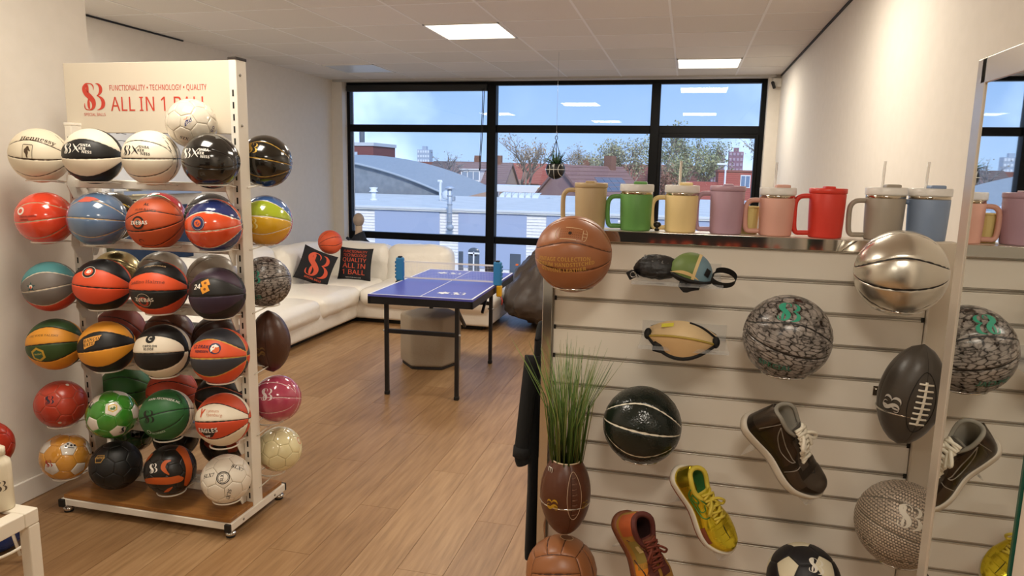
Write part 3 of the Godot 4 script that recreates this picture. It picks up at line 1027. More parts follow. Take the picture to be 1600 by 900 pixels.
func basketball(label: String, pos: Vector3, D: float, typ: int, turn: Vector3, cols: Array, seam: String, fin := "pebble", list := [], group := "") -> Node3D:
	var o := T("basketball", label, "basketball", pos, Vector3.ZERO, group)
	face_eye(o)
	var R := D / 2.0
	var c := cols.duplicate()
	if c.size() == 1:
		for k in 7:
			c.append(cols[0])
	elif c.size() == 4:
		c.append_array([cols[1], cols[0], cols[3], cols[2]])
	var tilt := Basis.from_euler(turn * PI / 180.0)
	var add := func(called, mesh, mm, b: Basis):
		var q := P(o, called, mesh, mm)
		q.transform = Transform3D(tilt * b * Basis.from_scale(Vector3.ONE * R), Vector3.ZERO)
	add.call("seam", core_mesh(), M(seam, 0.5 if fin != "gloss" else 0.15), Basis())
	for half in 2:
		var b := Basis(Vector3.UP, PI * half)
		var low := b * Basis(Vector3.BACK, PI)
		add.call("panel", panel_mesh(typ, true), finish(c[half * 4], fin), b)
		add.call("panel", panel_mesh(typ, false), finish(c[half * 4 + 1], fin), b)
		add.call("panel", panel_mesh(typ, false), finish(c[half * 4 + 2], fin), low)
		add.call("panel", panel_mesh(typ, true), finish(c[half * 4 + 3], fin), low)
	put_prints(o, R, list)
	return o

func poly_panel(n: int, rho: float) -> ArrayMesh:
	var key := "poly%d" % n
	if gcache.has(key):
		return gcache[key]
	var z := sqrt(1.0 - rho * rho)
	var ts := [0.0, 0.45, 0.78, 0.9, 0.955, 0.98]
	var rs := [1.006, 1.005, 1.002, 0.999, 0.993, 0.98]
	var side := 4
	var m := grid(n * side, ts.size() - 1, func(u, w):
		var wi := int(round(w * (ts.size() - 1)))
		var k := int(round(u * n * side)) % (n * side)
		var a := Vector2.UP.rotated(TAU * int(k / float(side)) / n) * -rho
		var b := Vector2.UP.rotated(TAU * (int(k / float(side)) + 1) / n) * -rho
		var e: Vector2 = a.lerp(b, (k % side) / float(side)) * ts[wi]
		return Vector3(e.x, e.y, z).normalized() * rs[wi])
	gcache[key] = m
	return m

func football(label: String, pos: Vector3, D: float, turn: Vector3, pent: String, hexa: String, seam: String, fin := "satin", list := [], group := "", some := {}) -> Node3D:
	var o := T("football", label, "football", pos, Vector3.ZERO, group)
	face_eye(o)
	var R := D / 2.0
	var tilt := Basis.from_euler(turn * PI / 180.0)
	var add := func(called, mesh, mm, b: Basis):
		var q := P(o, called, mesh, mm)
		q.transform = Transform3D(tilt * b * Basis.from_scale(Vector3.ONE * R), Vector3.ZERO)
	add.call("seam", core_mesh(), M(seam, 0.5), Basis())
	var ph := (1.0 + sqrt(5.0)) / 2.0
	var vs := []
	for a in [-1.0, 1.0]:
		for b in [-1.0, 1.0]:
			vs.append(Vector3(0, a, b * ph))
			vs.append(Vector3(a, b * ph, 0))
			vs.append(Vector3(b * ph, 0, a))
	# stand one vertex of the icosahedron towards +z
	var z0: Vector3 = Vector3(0, 1, ph).normalized()
	var x0 := Vector3.RIGHT
	var turn0 := Basis(x0, z0.cross(x0), z0).transposed()
	for i in 12:
		vs[i] = (turn0 * vs[i]).normalized()
	var num := 0
	for i in 12:
		var near := []
		for j in 12:
			if i != j and vs[i].distance_to(vs[j]) < 1.1:
				near.append(vs[j])
		var z: Vector3 = vs[i]
		var y: Vector3 = (near[0] - z * z.dot(near[0])).normalized()
		add.call("panel", poly_panel(5, 0.3433), finish(some.get("p%d" % i, pent), fin), Basis(y.cross(z), y, z))
	for i in 12:
		for j in range(i + 1, 12):
			for k in range(j + 1, 12):
				if vs[i].distance_to(vs[j]) < 1.1 and vs[j].distance_to(vs[k]) < 1.1 and vs[i].distance_to(vs[k]) < 1.1:
					var z: Vector3 = (vs[i] + vs[j] + vs[k]).normalized()
					var y: Vector3 = (vs[i] - z * z.dot(vs[i])).normalized()
					y = y.rotated(z, PI / 6)
					add.call("panel", poly_panel(6, 0.4035), finish(some.get("h%d" % num, hexa), fin), Basis(y.cross(z), y, z))
					num += 1
	put_prints(o, R, list)
	return o

func rugby_panel(a0: float, a1: float, t0: float, t1: float, rx: float, ry: float) -> ArrayMesh:
	# a gore of a prolate spheroid whose long axis is y, from -1 to 1
	return grid(12, 20, func(u, w):
		var t = lerpf(t0, t1, w)
		var gap = 0.0
		var e = minf(minf(u, 1.0 - u) * 12.0, 1.0)
		var rr = rx * pow(maxf(0.0, 1.0 - t * t), 0.62) * (0.975 + 0.025 * e)
		var a = lerpf(a0, a1, u)
		return Vector3(sin(a) * rr, t * ry, cos(a) * rr), true)

# ---------------------------------------------------------------- lounge corner
func soft(size: Vector3, r: float, bulge: float, wr := 0.0, sd := 1, n := 7) -> ArrayMesh:
	# an upholstered block: rounded edges, crowned faces, a few creases
	var h := size / 2.0
	var ns := FastNoiseLite.new()
	ns.seed = sd
	ns.frequency = 5.0
	ns.fractal_octaves = 2
	var v := PackedVector3Array()
	var idx := PackedInt32Array()
	for ax in 3:
		for sg in [-1.0, 1.0]:
			var a := (ax + 1) % 3
			var b := (ax + 2) % 3
			var lists := []
			for q in [a, b]:
				var l := []
				for k in 4:
					l.append(-h[q] + r * (1.0 - tan(PI / 4.0 * (1.0 - k / 3.0))))
				for k in range(1, n):
					l.append(lerpf(-h[q] + r, h[q] - r, float(k) / n))
				for k in 4:
					l.append(-(-h[q] + r * (1.0 - tan(PI / 4.0 * (k / 3.0)))))
				lists.append(l)
			var base := v.size()
			var w: int = lists[0].size()
			for y in lists[1]:
				for x in lists[0]:
					var p := Vector3.ZERO
					p[ax] = sg * h[ax]
					p[a] = x
					p[b] = y
					var inner := p.clamp(-(h - Vector3.ONE * r), h - Vector3.ONE * r)
					var nrm := (p - inner).normalized()
					var q := inner + nrm * r
					var s := q / h
					var crown := Vector3((1 - s.y * s.y) * (1 - s.z * s.z), (1 - s.x * s.x) * (1 - s.z * s.z), (1 - s.x * s.x) * (1 - s.y * s.y))
					q += nrm * crown * bulge
					q += nrm * ns.get_noise_3dv(q * Vector3(1, 1, 1)) * wr
					v.append(q)
			for y in lists[1].size() - 1:
				for x in w - 1:
					var i: int = base + y * w + x
					if sg < 0:
						idx.append_array(PackedInt32Array([i, i + 1, i + w, i + 1, i + w + 1, i + w]))
					else:
						idx.append_array(PackedInt32Array([i, i + w, i + 1, i + 1, i + w, i + w + 1]))
	return commit(v, idx)

func sofa() -> void:
	var hide := M("f2ede3", 0.34, 0.0, {"normal_enabled": true, "normal_texture": normal_tex("sofahide", 512, 0.016, 5.0, {"fractal_octaves": 4}), "normal_scale": 0.35, "uv1_triplanar": true, "uv1_scale": Vector3(0.9, 0.9, 0.9)})
	var t := T("corner_sofa", "cream leather corner sofa along the left wall and below the window", "sofa")
	# plinths with rounded outer ends
	P(t, "base", soft(Vector3(0.92, 0.2, 2.6), 0.03, 0.004), hide, Vector3(-3.66, 0.15, -5.5))
	P(t, "base", soft(Vector3(1.9, 0.2, 0.86), 0.03, 0.004), hide, Vector3(-2.75, 0.15, -6.97))
	P(t, "base", soft(Vector3(1.0, 0.2, 0.9), 0.05, 0.004), hide, Vector3(-3.6, 0.15, -7.0))
	var foot := M("0e0d0d", 0.6)
	P(t, "foot_rail", box(Vector3(0.8, 0.05, 2.3)), foot, Vector3(-3.68, 0.026, -5.5))
	P(t, "foot_rail", box(Vector3(2.4, 0.05, 0.7)), foot, Vector3(-3.1, 0.026, -6.98))
	# seats
	P(t, "seat_cushion", soft(Vector3(0.86, 0.2, 1.46), 0.07, 0.025, 0.012, 3), hide, Vector3(-3.6, 0.275, -5.05))
	P(t, "seat_cushion", soft(Vector3(0.86, 0.2, 0.78), 0.07, 0.028, 0.014, 4), hide, Vector3(-3.6, 0.275, -6.17))
	P(t, "seat_cushion", soft(Vector3(0.92, 0.2, 0.62), 0.07, 0.02, 0.012, 5), hide, Vector3(-3.62, 0.275, -6.86))
	P(t, "seat_cushion", soft(Vector3(1.36, 0.2, 0.86), 0.09, 0.03, 0.012, 6), hide, Vector3(-2.48, 0.275, -6.9))
	# backs
	P(t, "back_cushion", soft(Vector3(0.3, 0.52, 1.1), 0.1, 0.03, 0.018, 7), hide, Vector3(-4.08, 0.5, -4.8), Vector3(0, 0, 10))
	P(t, "back_cushion", soft(Vector3(0.3, 0.52, 1.0), 0.1, 0.03, 0.018, 8), hide, Vector3(-4.08, 0.5, -5.86), Vector3(0, 0, 10))
	P(t, "back_cushion", soft(Vector3(0.34, 0.5, 1.0), 0.1, 0.02, 0.016, 9), hide, Vector3(-4.03, 0.48, -6.84), Vector3(0, 0, 8))
	P(t, "back_cushion", soft(Vector3(0.9, 0.5, 0.3), 0.1, 0.02, 0.016, 10), hide, Vector3(-3.62, 0.475, -7.36), Vector3(-8, 0, 0))
	P(t, "back_cushion", soft(Vector3(0.72, 0.5, 0.28), 0.1, 0.025, 0.016, 11), hide, Vector3(-2.83, 0.475, -7.36), Vector3(-8, 0, 0))

	var fab := M("17161b", 0.85, 0.0, {"normal_enabled": true, "normal_texture": normal_tex("cloth", 256, 0.03, 4.0), "normal_scale": 0.3, "uv1_triplanar": true, "uv1_scale": Vector3(3, 3, 3)})
	var red := M("cf5336", 0.7)
	var a := T("scatter_cushion", "black cushion with a large red monogram leaning on the left sofa back", "cushion", Vector3(-3.66, 0.55, -6.55), Vector3(-12, 42, -24))
	P(a, "cover", pillow(0.36, 0.36, 0.13), fab)
	var on_cover := func(p: Vector2) -> Vector3:
		var e := (1.0 - pow(minf(absf(p.x) / 0.18, 1.0), 2.6)) * (1.0 - pow(minf(absf(p.y) / 0.18, 1.0), 2.6))
		return Vector3(p.x, p.y, 0.065 * sqrt(e) + 0.0045)
	P(a, "logo", print_mesh(sh_move(sh_mark(0.24), 0, 0.01), on_cover, 0.015), red)
	P(a, "print", print_mesh(sh_move(sh_text("SPECIAL BALLS", 0.018), 0.0, -0.135), on_cover, 0.015), red)
	var b := T("scatter_cushion", "black cushion with red lines of lettering leaning on the sofa back below the window", "cushion", Vector3(-3.40, 0.548, -6.92), Vector3(-14, 12, -3))
	P(b, "cover", pillow(0.36, 0.36, 0.13), fab)
	var words := [["FUNCTIONALITY", 0.027, 0.128, 0.25], ["TECHNOLOGY", 0.032, 0.087, 0.25], ["QUALITY", 0.042, 0.037, 0.25], ["ALL IN", 0.05, -0.025, 0.24], ["1 BALL", 0.05, -0.092, 0.24]]
	for w in words:
		P(b, "print", print_mesh(sh_move(sh_fit(w[0], w[1], w[3]), 0, w[2]), on_cover, 0.02), red)
	P(b, "print", print_mesh(sh_move(sh_text("WWW.SPECIALBALLS.COM", 0.01, "Droid Sans", false), 0, -0.148), on_cover, 0.02), M("d8d2c8", 0.7))
	basketball("orange basketball resting on the sofa back above the two black cushions", Vector3(-3.60, 0.79, -6.75), 0.25, 0, Vector3(-25, 20, 10), ["d5562f"], "2a1a14", "pebble", [])

	var tb := T("side_table", "black low side table half hidden behind the ball rack", "table", Vector3(-3.25, 0, -3.86))
	P(tb, "tabletop", rbox(Vector3(0.62, 0.05, 0.5), 0.006), M("131417", 0.4), Vector3(0, 0.47, 0))
	for s in [[-1, -1], [-1, 1], [1, -1], [1, 1]]:
		P(tb, "leg", box(Vector3(0.04, 0.445, 0.04)), M("131417", 0.4), Vector3(0.27 * s[0], 0.2225, 0.21 * s[1]))

func tennis_table() -> void:
	var black := M("15161a", 0.4)
	var t := T("table_tennis_table", "small blue table tennis table on black folding legs in the middle of the room", "table", Vector3(-1.73, 0, -5.08), Vector3(0, 2, 0))
	var w := 0.74
	var l := 1.33
	var top := P(t, "tabletop", rbox(Vector3(w, 0.016, l), 0.002), M("5458b4", 0.36), Vector3(0, 0.705, 0))
	var line := M("eef0f4", 0.45)
	for s in [-1, 1]:
		P(top, "line", box(Vector3(0.012, 0.001, l - 0.004)), line, Vector3(s * (w / 2 - 0.008), 0.0084, 0))
		P(top, "line", box(Vector3(w - 0.004, 0.001, 0.012)), line, Vector3(0, 0.0085, s * (l / 2 - 0.008)))
	P(top, "line", box(Vector3(0.006, 0.001, l - 0.02)), line, Vector3(0, 0.0084, 0))
	for s in [[0.17, 0.47], [-0.13, -0.47]]:
		flat_print(top, "logo", sh_move(sh_mark(0.1), 0.05, 0), line, Vector3(s[0], 0.0092, s[1]), Vector3(-90, 0, 0))
		var star := PackedVector2Array()
		for k in 6:
			star.append_array(sh_move(sh_poly([[0, 0], [0.016, 0.03], [0, 0.05], [-0.016, 0.03]]), -0.06, 0, 60 * k))
		flat_print(top, "logo", star, line, Vector3(s[0], 0.0092, s[1]), Vector3(-90, 0, 0))
	var ap := []
	for s in [-1, 1]:
		ap.append([box(Vector3(0.02, 0.05, l)), at(Vector3(s * (w / 2 - 0.01), 0.672, 0))])
		ap.append([box(Vector3(w, 0.05, 0.02)), at(Vector3(0, 0.672, s * (l / 2 - 0.01)))])
	P(t, "apron", join(ap), black)
	for z in [0.62, -0.36]:
		for x in [-0.252, 0.252]:
			var lg := P(t, "leg", rbox(Vector3(0.028, 0.66, 0.028), 0.004), black, Vector3(x, 0.355, z))
			P(lg, "foot_cap", rbox(Vector3(0.034, 0.026, 0.034), 0.006), M("0b0b0c", 0.7), Vector3(0, -0.342, 0))
			P(lg, "bolt", cyl(0.008, 0.05, 8), M("b9b9bb", 0.3, 0.8), Vector3(0, 0.1, 0), Vector3(0, 0, 90))
		P(t, "crossbar", rbox(Vector3(0.48, 0.03, 0.022), 0.004), black, Vector3(0, 0.455 if z > 0 else 0.5, z))
		P(t, "brace", rbox(Vector3(0.02, 0.02, 0.3), 0.003), black, Vector3(0.24, 0.56, z - 0.12 * signf(z)), Vector3(-38 * signf(z), 0, 0))
	var blue := M("2f7fb5", 0.4)
	var n := T("table_tennis_net", "white table tennis net held by two blue clamps across the blue table", "net", Vector3(-1.73, 0.713, -5.08), Vector3(0, 2, 0))
	for s in [-1, 1]:
		var c := P(n, "clamp", rbox(Vector3(0.062, 0.18, 0.04), 0.012, 2), blue, Vector3(s * 0.385, 0.085, 0))
		for k in 5:
			P(c, "grip", rbox(Vector3(0.008, 0.02, 0.042), 0.003), M("2a73a6", 0.45), Vector3(s * 0.032, -0.06 + 0.028 * k, 0))
		P(c, "cap", rbox(Vector3(0.03, 0.012, 0.03), 0.004), M("18191c", 0.5), Vector3(0, 0.094, 0))
	P(n, "clamp_jaw", rbox(Vector3(0.04, 0.085, 0.05), 0.01), M("d9a516", 0.4), Vector3(0.4, -0.045, 0))
	P(n, "clamp_jaw", rbox(Vector3(0.04, 0.06, 0.05), 0.01), M("1d1e22", 0.4), Vector3(-0.4, -0.035, 0))
	P(n, "screw", tube([Vector3(0.41, -0.08, 0), Vector3(0.425, -0.12, 0), Vector3(0.42, -0.15, 0)], 0.006, 6), M("b03a30", 0.5))
	P(n, "tape", box(Vector3(0.71, 0.012, 0.004)), M("f2f1ec", 0.7), Vector3(0, 0.145, 0))
	P(n, "tape", box(Vector3(0.71, 0.012, 0.004)), M("e4e3e6", 0.7), Vector3(0, 0.022, 0))
	var net := []
	for k in 60:
		net.append([box(Vector3(0.0008, 0.115, 0.0008)), at(Vector3(-0.35 + 0.0119 * k, 0.084, 0))])
	for k in 9:
		net.append([box(Vector3(0.7, 0.0008, 0.0008)), at(Vector3(0, 0.036 + 0.0122 * k, 0))])
	var nm := P(n, "netting", join(net), M("dcdce4", 0.8))
	nm.set_meta("kind", "stuff")

func hex_prism(r: float, h: float, round_e: float) -> ArrayMesh:
	var prof := [[0.0, -h / 2], [0.6, -h / 2], [1.0 - round_e / r, -h / 2]]
	for k in 4:
		var a := PI / 2 * k / 3.0
		prof.append([1.0 - round_e / r * (1 - sin(a)), -h / 2 + round_e * (1 - cos(a))])
	for k in 4:
		var a := PI / 2 * k / 3.0
		prof.append([1.0 - round_e / r * (1 - cos(a)), h / 2 - round_e * (1 - sin(a))])
	prof.append([0.6, h / 2 + 0.008])
	prof.append([0.0, h / 2 + 0.012])
	var seg := 48
	return grid(seg, prof.size() - 1, func(u, w):
		var p = prof[int(round(w * (prof.size() - 1)))]
		var a = u * TAU
		var f = fposmod(a, PI / 3) - PI / 6
		var k = cos(PI / 6) / cos(f)
		k = lerpf(minf(k, 0.975), k, 0.25)
		return Vector3(cos(a) * p[0] * r * k, p[1], sin(a) * p[0] * r * k))

func lounge_things() -> void:
	var linen := tri(noise_tex("linen", 256, 0.18, [[0, "a49b8e"], [1, "bcb3a6"]]), Vector3(3, 3, 3), "ece4da", 0.9, false, {"normal_enabled": true, "normal_texture": normal_tex("cloth", 256, 0.03, 4.0), "normal_scale": 0.25})
	var p := T("pouf", "six sided grey fabric pouf standing under the table tennis table", "pouf", Vector3(-1.955, 0, -5.31), Vector3(0, 12, 0))
	P(p, "body", hex_prism(0.25, 0.4, 0.028), linen, Vector3(0, 0.222, 0))
	P(p, "base", hex_prism(0.235, 0.024, 0.004), M("232020", 0.7), Vector3(0, 0.0125, 0))
	P(p, "seam", tube(range(24).map(func(k): 
		var a = TAU * k / 24.0
		var f = fposmod(a, PI / 3) - PI / 6
		return Vector3(cos(a) * 0.243 * cos(PI / 6) / cos(f), 0.04, sin(a) * 0.243 * cos(PI / 6) / cos(f))), 0.004, 5, true), M("9a9084", 0.9))
	# bean bag
	var ns := FastNoiseLite.new()
	ns.seed = 5
	ns.frequency = 1.0
	var bag := grid(80, 48, func(u, w):
		var la = (w - 0.5) * PI
		var d = Vector3(cos(la) * cos(u * TAU), sin(la), cos(la) * sin(u * TAU))
		var q = d * Vector3(0.6, 0.6, 0.56)
		q.x *= 1.0 - 0.22 * maxf(d.y, 0)
		q.z *= 1.0 - 0.22 * maxf(d.y, 0)
		if q.y < 0:
			q.y *= 0.42
		var fold = ns.get_noise_3d(d.x * 3.0, d.y * 1.2, d.z * 3.0) * 0.05 + ns.get_noise_3d(d.x * 8.0, d.y * 2.2 + 4.0, d.z * 8.0) * 0.028
		return q + d * fold)
	var hide := M("4a413c", 0.36, 0.0, {"normal_enabled": true, "normal_texture": normal_tex("sofahide", 512, 0.016, 5.0), "normal_scale": 0.4, "uv1_triplanar": true, "uv1_scale": Vector3(1.6, 1.6, 1.6)})
	var b := T("bean_bag", "large slumped dark brown bean bag chair behind the slatwall end", "bean bag", Vector3(-1.19, 0.262, -7.1), Vector3(0, 12, 0))
	P(b, "cover", bag, hide)
	P(b, "tag", rbox(Vector3(0.03, 0.02, 0.004), 0.001), M("d8682c", 0.6), Vector3(-0.46, 0.4, 0.33), Vector3(-40, -30, 0))
	# mannequin bust behind the sofa
	var m := T("mannequin", "faceless wooden mannequin in a dark wrap top behind the sofa by the window", "mannequin", Vector3(-3.84, 0, -7.92))
	var wood := M("b39f8c", 0.5)
	P(m, "head", grid(24, 16, func(u, w):
		var la = (w - 0.5) * PI
		var k = 1.0 - 0.18 * maxf(-sin(la), 0)
		return Vector3(cos(la) * cos(u * TAU) * 0.066 * k, sin(la) * 0.088 + 0.94, cos(la) * sin(u * TAU) * 0.076 * k)), wood)
	P(m, "neck", lathe([Vector2(0, 0.68), Vector2(0.075, 0.68), Vector2(0.05, 0.75), Vector2(0.043, 0.8), Vector2(0.043, 0.87), Vector2(0.03, 0.9), Vector2(0, 0.9)], 18), M("cdb498", 0.5))
	P(m, "torso", grid(28, 18, func(u, w):
		var y = lerpf(0.2, 0.77, w)
		var sh = [0.1, 0.13, 0.135, 0.13, 0.125, 0.13, 0.15, 0.172, 0.185, 0.18, 0.15, 0.08, 0.06][int(clampf(w * 12, 0, 12))]
		sh = lerpf(sh, [0.1, 0.13, 0.135, 0.13, 0.125, 0.13, 0.15, 0.172, 0.185, 0.18, 0.15, 0.08, 0.06][int(clampf(w * 12 + 1, 0, 12))], fposmod(w * 12, 1.0))
		return Vector3(cos(u * TAU) * sh, y, sin(u * TAU) * sh * (0.62 if w < 0.85 else 0.7))), M("17191f", 0.85))
	P(m, "wrap", grid(24, 3, func(u, w):
		var a = u * TAU
		return Vector3(cos(a) * (0.062 + 0.035 * w), 0.735 + 0.045 * (1 - w) + 0.03 * cos(a) * (1 - w) - 0.035 * w, sin(a) * (0.06 + 0.035 * w))), M("22252d", 0.8))
	P(m, "sash", tube(smooth_path([Vector3(-0.12, 0.73, 0.075), Vector3(-0.02, 0.67, 0.108), Vector3(0.09, 0.58, 0.1)], 6), 0.018, 8), M("2a2e38", 0.8))
	P(m, "pole", cyl(0.015, 0.2, 12), M("8d8d8f", 0.3, 0.8), Vector3(0, 0.11, 0))
	P(m, "base", cyl(0.13, 0.016, 28, 0.004), M("8d8d8f", 0.3, 0.8), Vector3(0, 0.009, 0))
	planter_hanging()
	wall_things()

func planter_hanging() -> void:
	var o := T("hanging_planter", "black and white basketball planter with a spiky green plant hanging before the window", "planter", Vector3(-1.277, 1.585, -7.0))
	var R := 0.096
	P(o, "pot", grid(36, 18, func(u, w):
		var la = lerpf(-PI / 2, 0.62, w)
		return Vector3(cos(la) * cos(u * TAU), sin(la), cos(la) * sin(u * TAU)) * R), M("16181a", 0.3))
	P(o, "soil", cyl(0.078, 0.01, 24), M("2a2119", 0.95), Vector3(0, 0.05, 0))
	var white := M("eceae2", 0.5)
	var line := func(f: Callable):
		var pts := []
		for k in 25:
			var q: Vector3 = f.call(k / 24.0)
			if q.y < 0.57:
				pts.append(q * R * 1.004)
		P(o, "seam", tube(pts, 0.0022, 5), white)
	line.call(func(t): return Vector3(sin((t - 0.5) * 3.0), 0.0, cos((t - 0.5) * 3.0)))
	line.call(func(t): return Vector3(0.0, sin(lerpf(-1.4, 0.6, t)), cos(lerpf(-1.4, 0.6, t))))
	for s in [-1.0, 1.0]:
		line.call(func(t):
			var a = lerpf(-1.2, 0.8, t)
			var x = s * (0.42 + 0.3 * a * a)
			var y = sin(a) * 0.8
			return Vector3(x, y, sqrt(maxf(0.01, 1.0 - x * x - y * y))).normalized())
	var steel := M("c9cbcf", 0.25, 0.9)
	for k in 3:
		var a := TAU * k / 3.0 + 0.4
		P(o, "cord", tube([Vector3(cos(a) * 0.078, 0.055, sin(a) * 0.078), Vector3(cos(a) * 0.03, 0.19, sin(a) * 0.03), Vector3(0, 0.285, 0)], 0.0035, 6), M("1d1f1f", 0.6))
	P(o, "clip", tube([Vector3(0, 0.28, 0), Vector3(0.012, 0.3, 0), Vector3(0.008, 0.325, 0), Vector3(-0.008, 0.325, 0), Vector3(-0.012, 0.3, 0)], 0.004, 6, true), M("17181a", 0.4))
	P(o, "clip", tube([Vector3(0, 0.325, 0), Vector3(0.01, 0.345, 0), Vector3(0, 0.37, 0), Vector3(-0.006, 0.35, 0)], 0.003, 6), steel)
	P(o, "wire", cyl(0.0012, HC - 1.585 - 0.36, 6), steel, Vector3(0, (HC - 1.585 + 0.36) / 2, 0))
	rng.seed = 12
	var greens := [M("2f5233", 0.45), M("3d6a3a", 0.45), M("264428", 0.45)]
	for k in 46:
		var a := rng.randf() * TAU
		var lean := rng.randf_range(0.1, 1.1) if k > 8 else rng.randf_range(1.0, 1.5)
		var len := rng.randf_range(0.11, 0.19) if lean < 1.0 else rng.randf_range(0.17, 0.23)
		var d := Vector3(cos(a) * sin(lean), cos(lean), sin(a) * sin(lean))
		var side := d.cross(Vector3.UP).normalized()
		var b0 := Vector3(cos(a) * 0.03, 0.05, sin(a) * 0.03)
		var wd := rng.randf_range(0.007, 0.011)
		P(o, "leaf", grid(2, 7, func(u, w):
			var wdt = wd * (1.0 - w * w) * (1.0 if w > 0.0 else 0.7)
			return b0 + d * len * w + Vector3(0, -0.05 * w * w * sin(lean), 0) + side * (u - 0.5) * 2.0 * wdt + d.cross(side) * absf(u - 0.5) * wdt * -0.8), greens[k % 3])

func wall_things() -> void:
	var alu := M("b9bcc0", 0.3, 0.8)
	var wb := T("whiteboard", "wall mounted whiteboard with handwritten notes behind the ball rack", "whiteboard", Vector3(XL + 0.015, 1.6, -5.6), Vector3(0, 90, 0))
	P(wb, "board", box(Vector3(1.25, 0.55, 0.014)), M("e9ecef", 0.25))
	P(wb, "frame", join([[box(Vector3(1.28, 0.02, 0.022)), at(Vector3(0, 0.28, 0))], [box(Vector3(0.02, 0.56, 0.022)), at(Vector3(-0.63, 0, 0))], [box(Vector3(0.02, 0.56, 0.022)), at(Vector3(0.63, 0, 0))]]), alu)
	P(wb, "tray", rbox(Vector3(1.0, 0.045, 0.07), 0.01), alu, Vector3(-0.08, -0.29, 0.03))
	var ink := M("4a4d55", 0.6)
	for k in 4:
		var q := tube([Vector3(-0.55, 0.2 - 0.06 * k, 0.008), Vector3(-0.5, 0.207 - 0.06 * k, 0.008), Vector3(-0.44, 0.2 - 0.06 * k, 0.008)], 0.002, 4)
		P(wb, "handwriting", q, ink, Vector3(0, 0, 0))
	for k in 3:
		var ps := T("paper_note", ["handwritten paper sheet left of the letter tray", "handwritten paper sheet lower left behind the rack post", "paper list hanging beside the whiteboard frame"][k], "paper", Vector3(XL + 0.004, [1.33, 1.62, 1.6][k], [-4.98, -4.95, -4.72][k]), Vector3(0, 90, 0))
		P(ps, "sheet", box(Vector3(0.21, 0.297 if k else 0.2, 0.002)), M("eceef0", 0.8))
		for j in 4:
			var pts := []
			for i in 7:
				pts.append(Vector3(-0.07 + 0.022 * i, 0.08 - 0.04 * j + 0.004 * ((i * 7 + j * 3) % 3 - 1), 0.002))
			P(ps, "handwriting", tube(pts, 0.0014, 4), ink)
	var lt := T("marker_holder", "cream wall holder with marker pens behind the ball rack", "holder", Vector3(XL + 0.05, 1.31, -5.2), Vector3(0, 90, 0))
	P(lt, "back", rbox(Vector3(0.16, 0.17, 0.012), 0.003), M("e5d9b4", 0.5), Vector3(0, 0, -0.02))
	for k in 3:
		P(lt, "ledge", rbox(Vector3(0.16, 0.012, 0.06), 0.003), M("e9deba", 0.5), Vector3(0, -0.075 + 0.06 * k, 0.01))
		var mk := T("marker_pen", ["black marker pen on the upper ledge of the cream holder", "red marker pen on the top ledge of the cream holder", "black marker pen on the lower ledge of the cream holder"][k], "marker pen", Vector3(XL + 0.06, 1.31 - 0.062 + 0.06 * [1, 2, 0][k], -5.2), Vector3(0, 90, 0))
		P(mk, "barrel", cyl(0.007, 0.08, 10, 0.002), M("e4e2da", 0.4), Vector3(0.02, 0, 0), Vector3(0, 0, 90))
		P(mk, "cap", cyl(0.0075, 0.05, 10, 0.002), M(["15161a", "d0562f", "15161a"][k], 0.4), Vector3(-0.045, 0, 0), Vector3(0, 0, 90))
	var bl := T("poster_board", "dark blue board with a small white disc low on the left wall behind the rack", "board", Vector3(XL + 0.03, 0.94, -5.4), Vector3(0, 90, 0))
	P(bl, "board", rbox(Vector3(1.0, 0.5, 0.03), 0.006), M("1f3350", 0.5))
	P(bl, "disc", cyl(0.035, 0.006, 20), M("e4e8ee", 0.5), Vector3(0.36, -0.15, 0.018), Vector3(90, 0, 0))
	P(bl, "edge_strip", rbox(Vector3(0.05, 0.52, 0.04), 0.004), M("3a3a26", 0.5), Vector3(-0.5, 0, 0))

# ---------------------------------------------------------------- the ball rack
const COLS := [-2.665, -2.394, -2.112, -1.836]
const ROWS := [1.575, 1.315, 1.04, 0.77, 0.485, 0.24]
const ZM := -2.635

func sh_fit(text: String, cap: float, width: float, bold := false) -> PackedVector2Array:
	var s := sh_text(text, cap, "Droid Sans", bold)
	var w := 0.0
	for p in s:
		w = maxf(w, absf(p.x) * 2)
	for i in s.size():
		s[i].x *= width / w
	return s

func ring_holder(rack: Node3D, x: float, y: float, z: float, r: float, m: Material) -> void:
	# a wire ring carried by two arms from the crossbar
	var side := signf(z - ZM)
	var pts := []
	for k in 28:
		pts.append(Vector3(cos(TAU * k / 28.0) * r, 0, sin(TAU * k / 28.0) * r))
	var o := P(rack, "ball_ring", tube(pts, 0.0033, 6, true), m, Vector3(x, y, z))
	for s in [-1, 1]:
		P(o, "arm", tube([Vector3(s * r * 0.55, -0.001, -side * r * 0.82), Vector3(s * r * 0.5, -0.012, -side * (absf(z - ZM) - 0.008))], 0.003, 6), m)

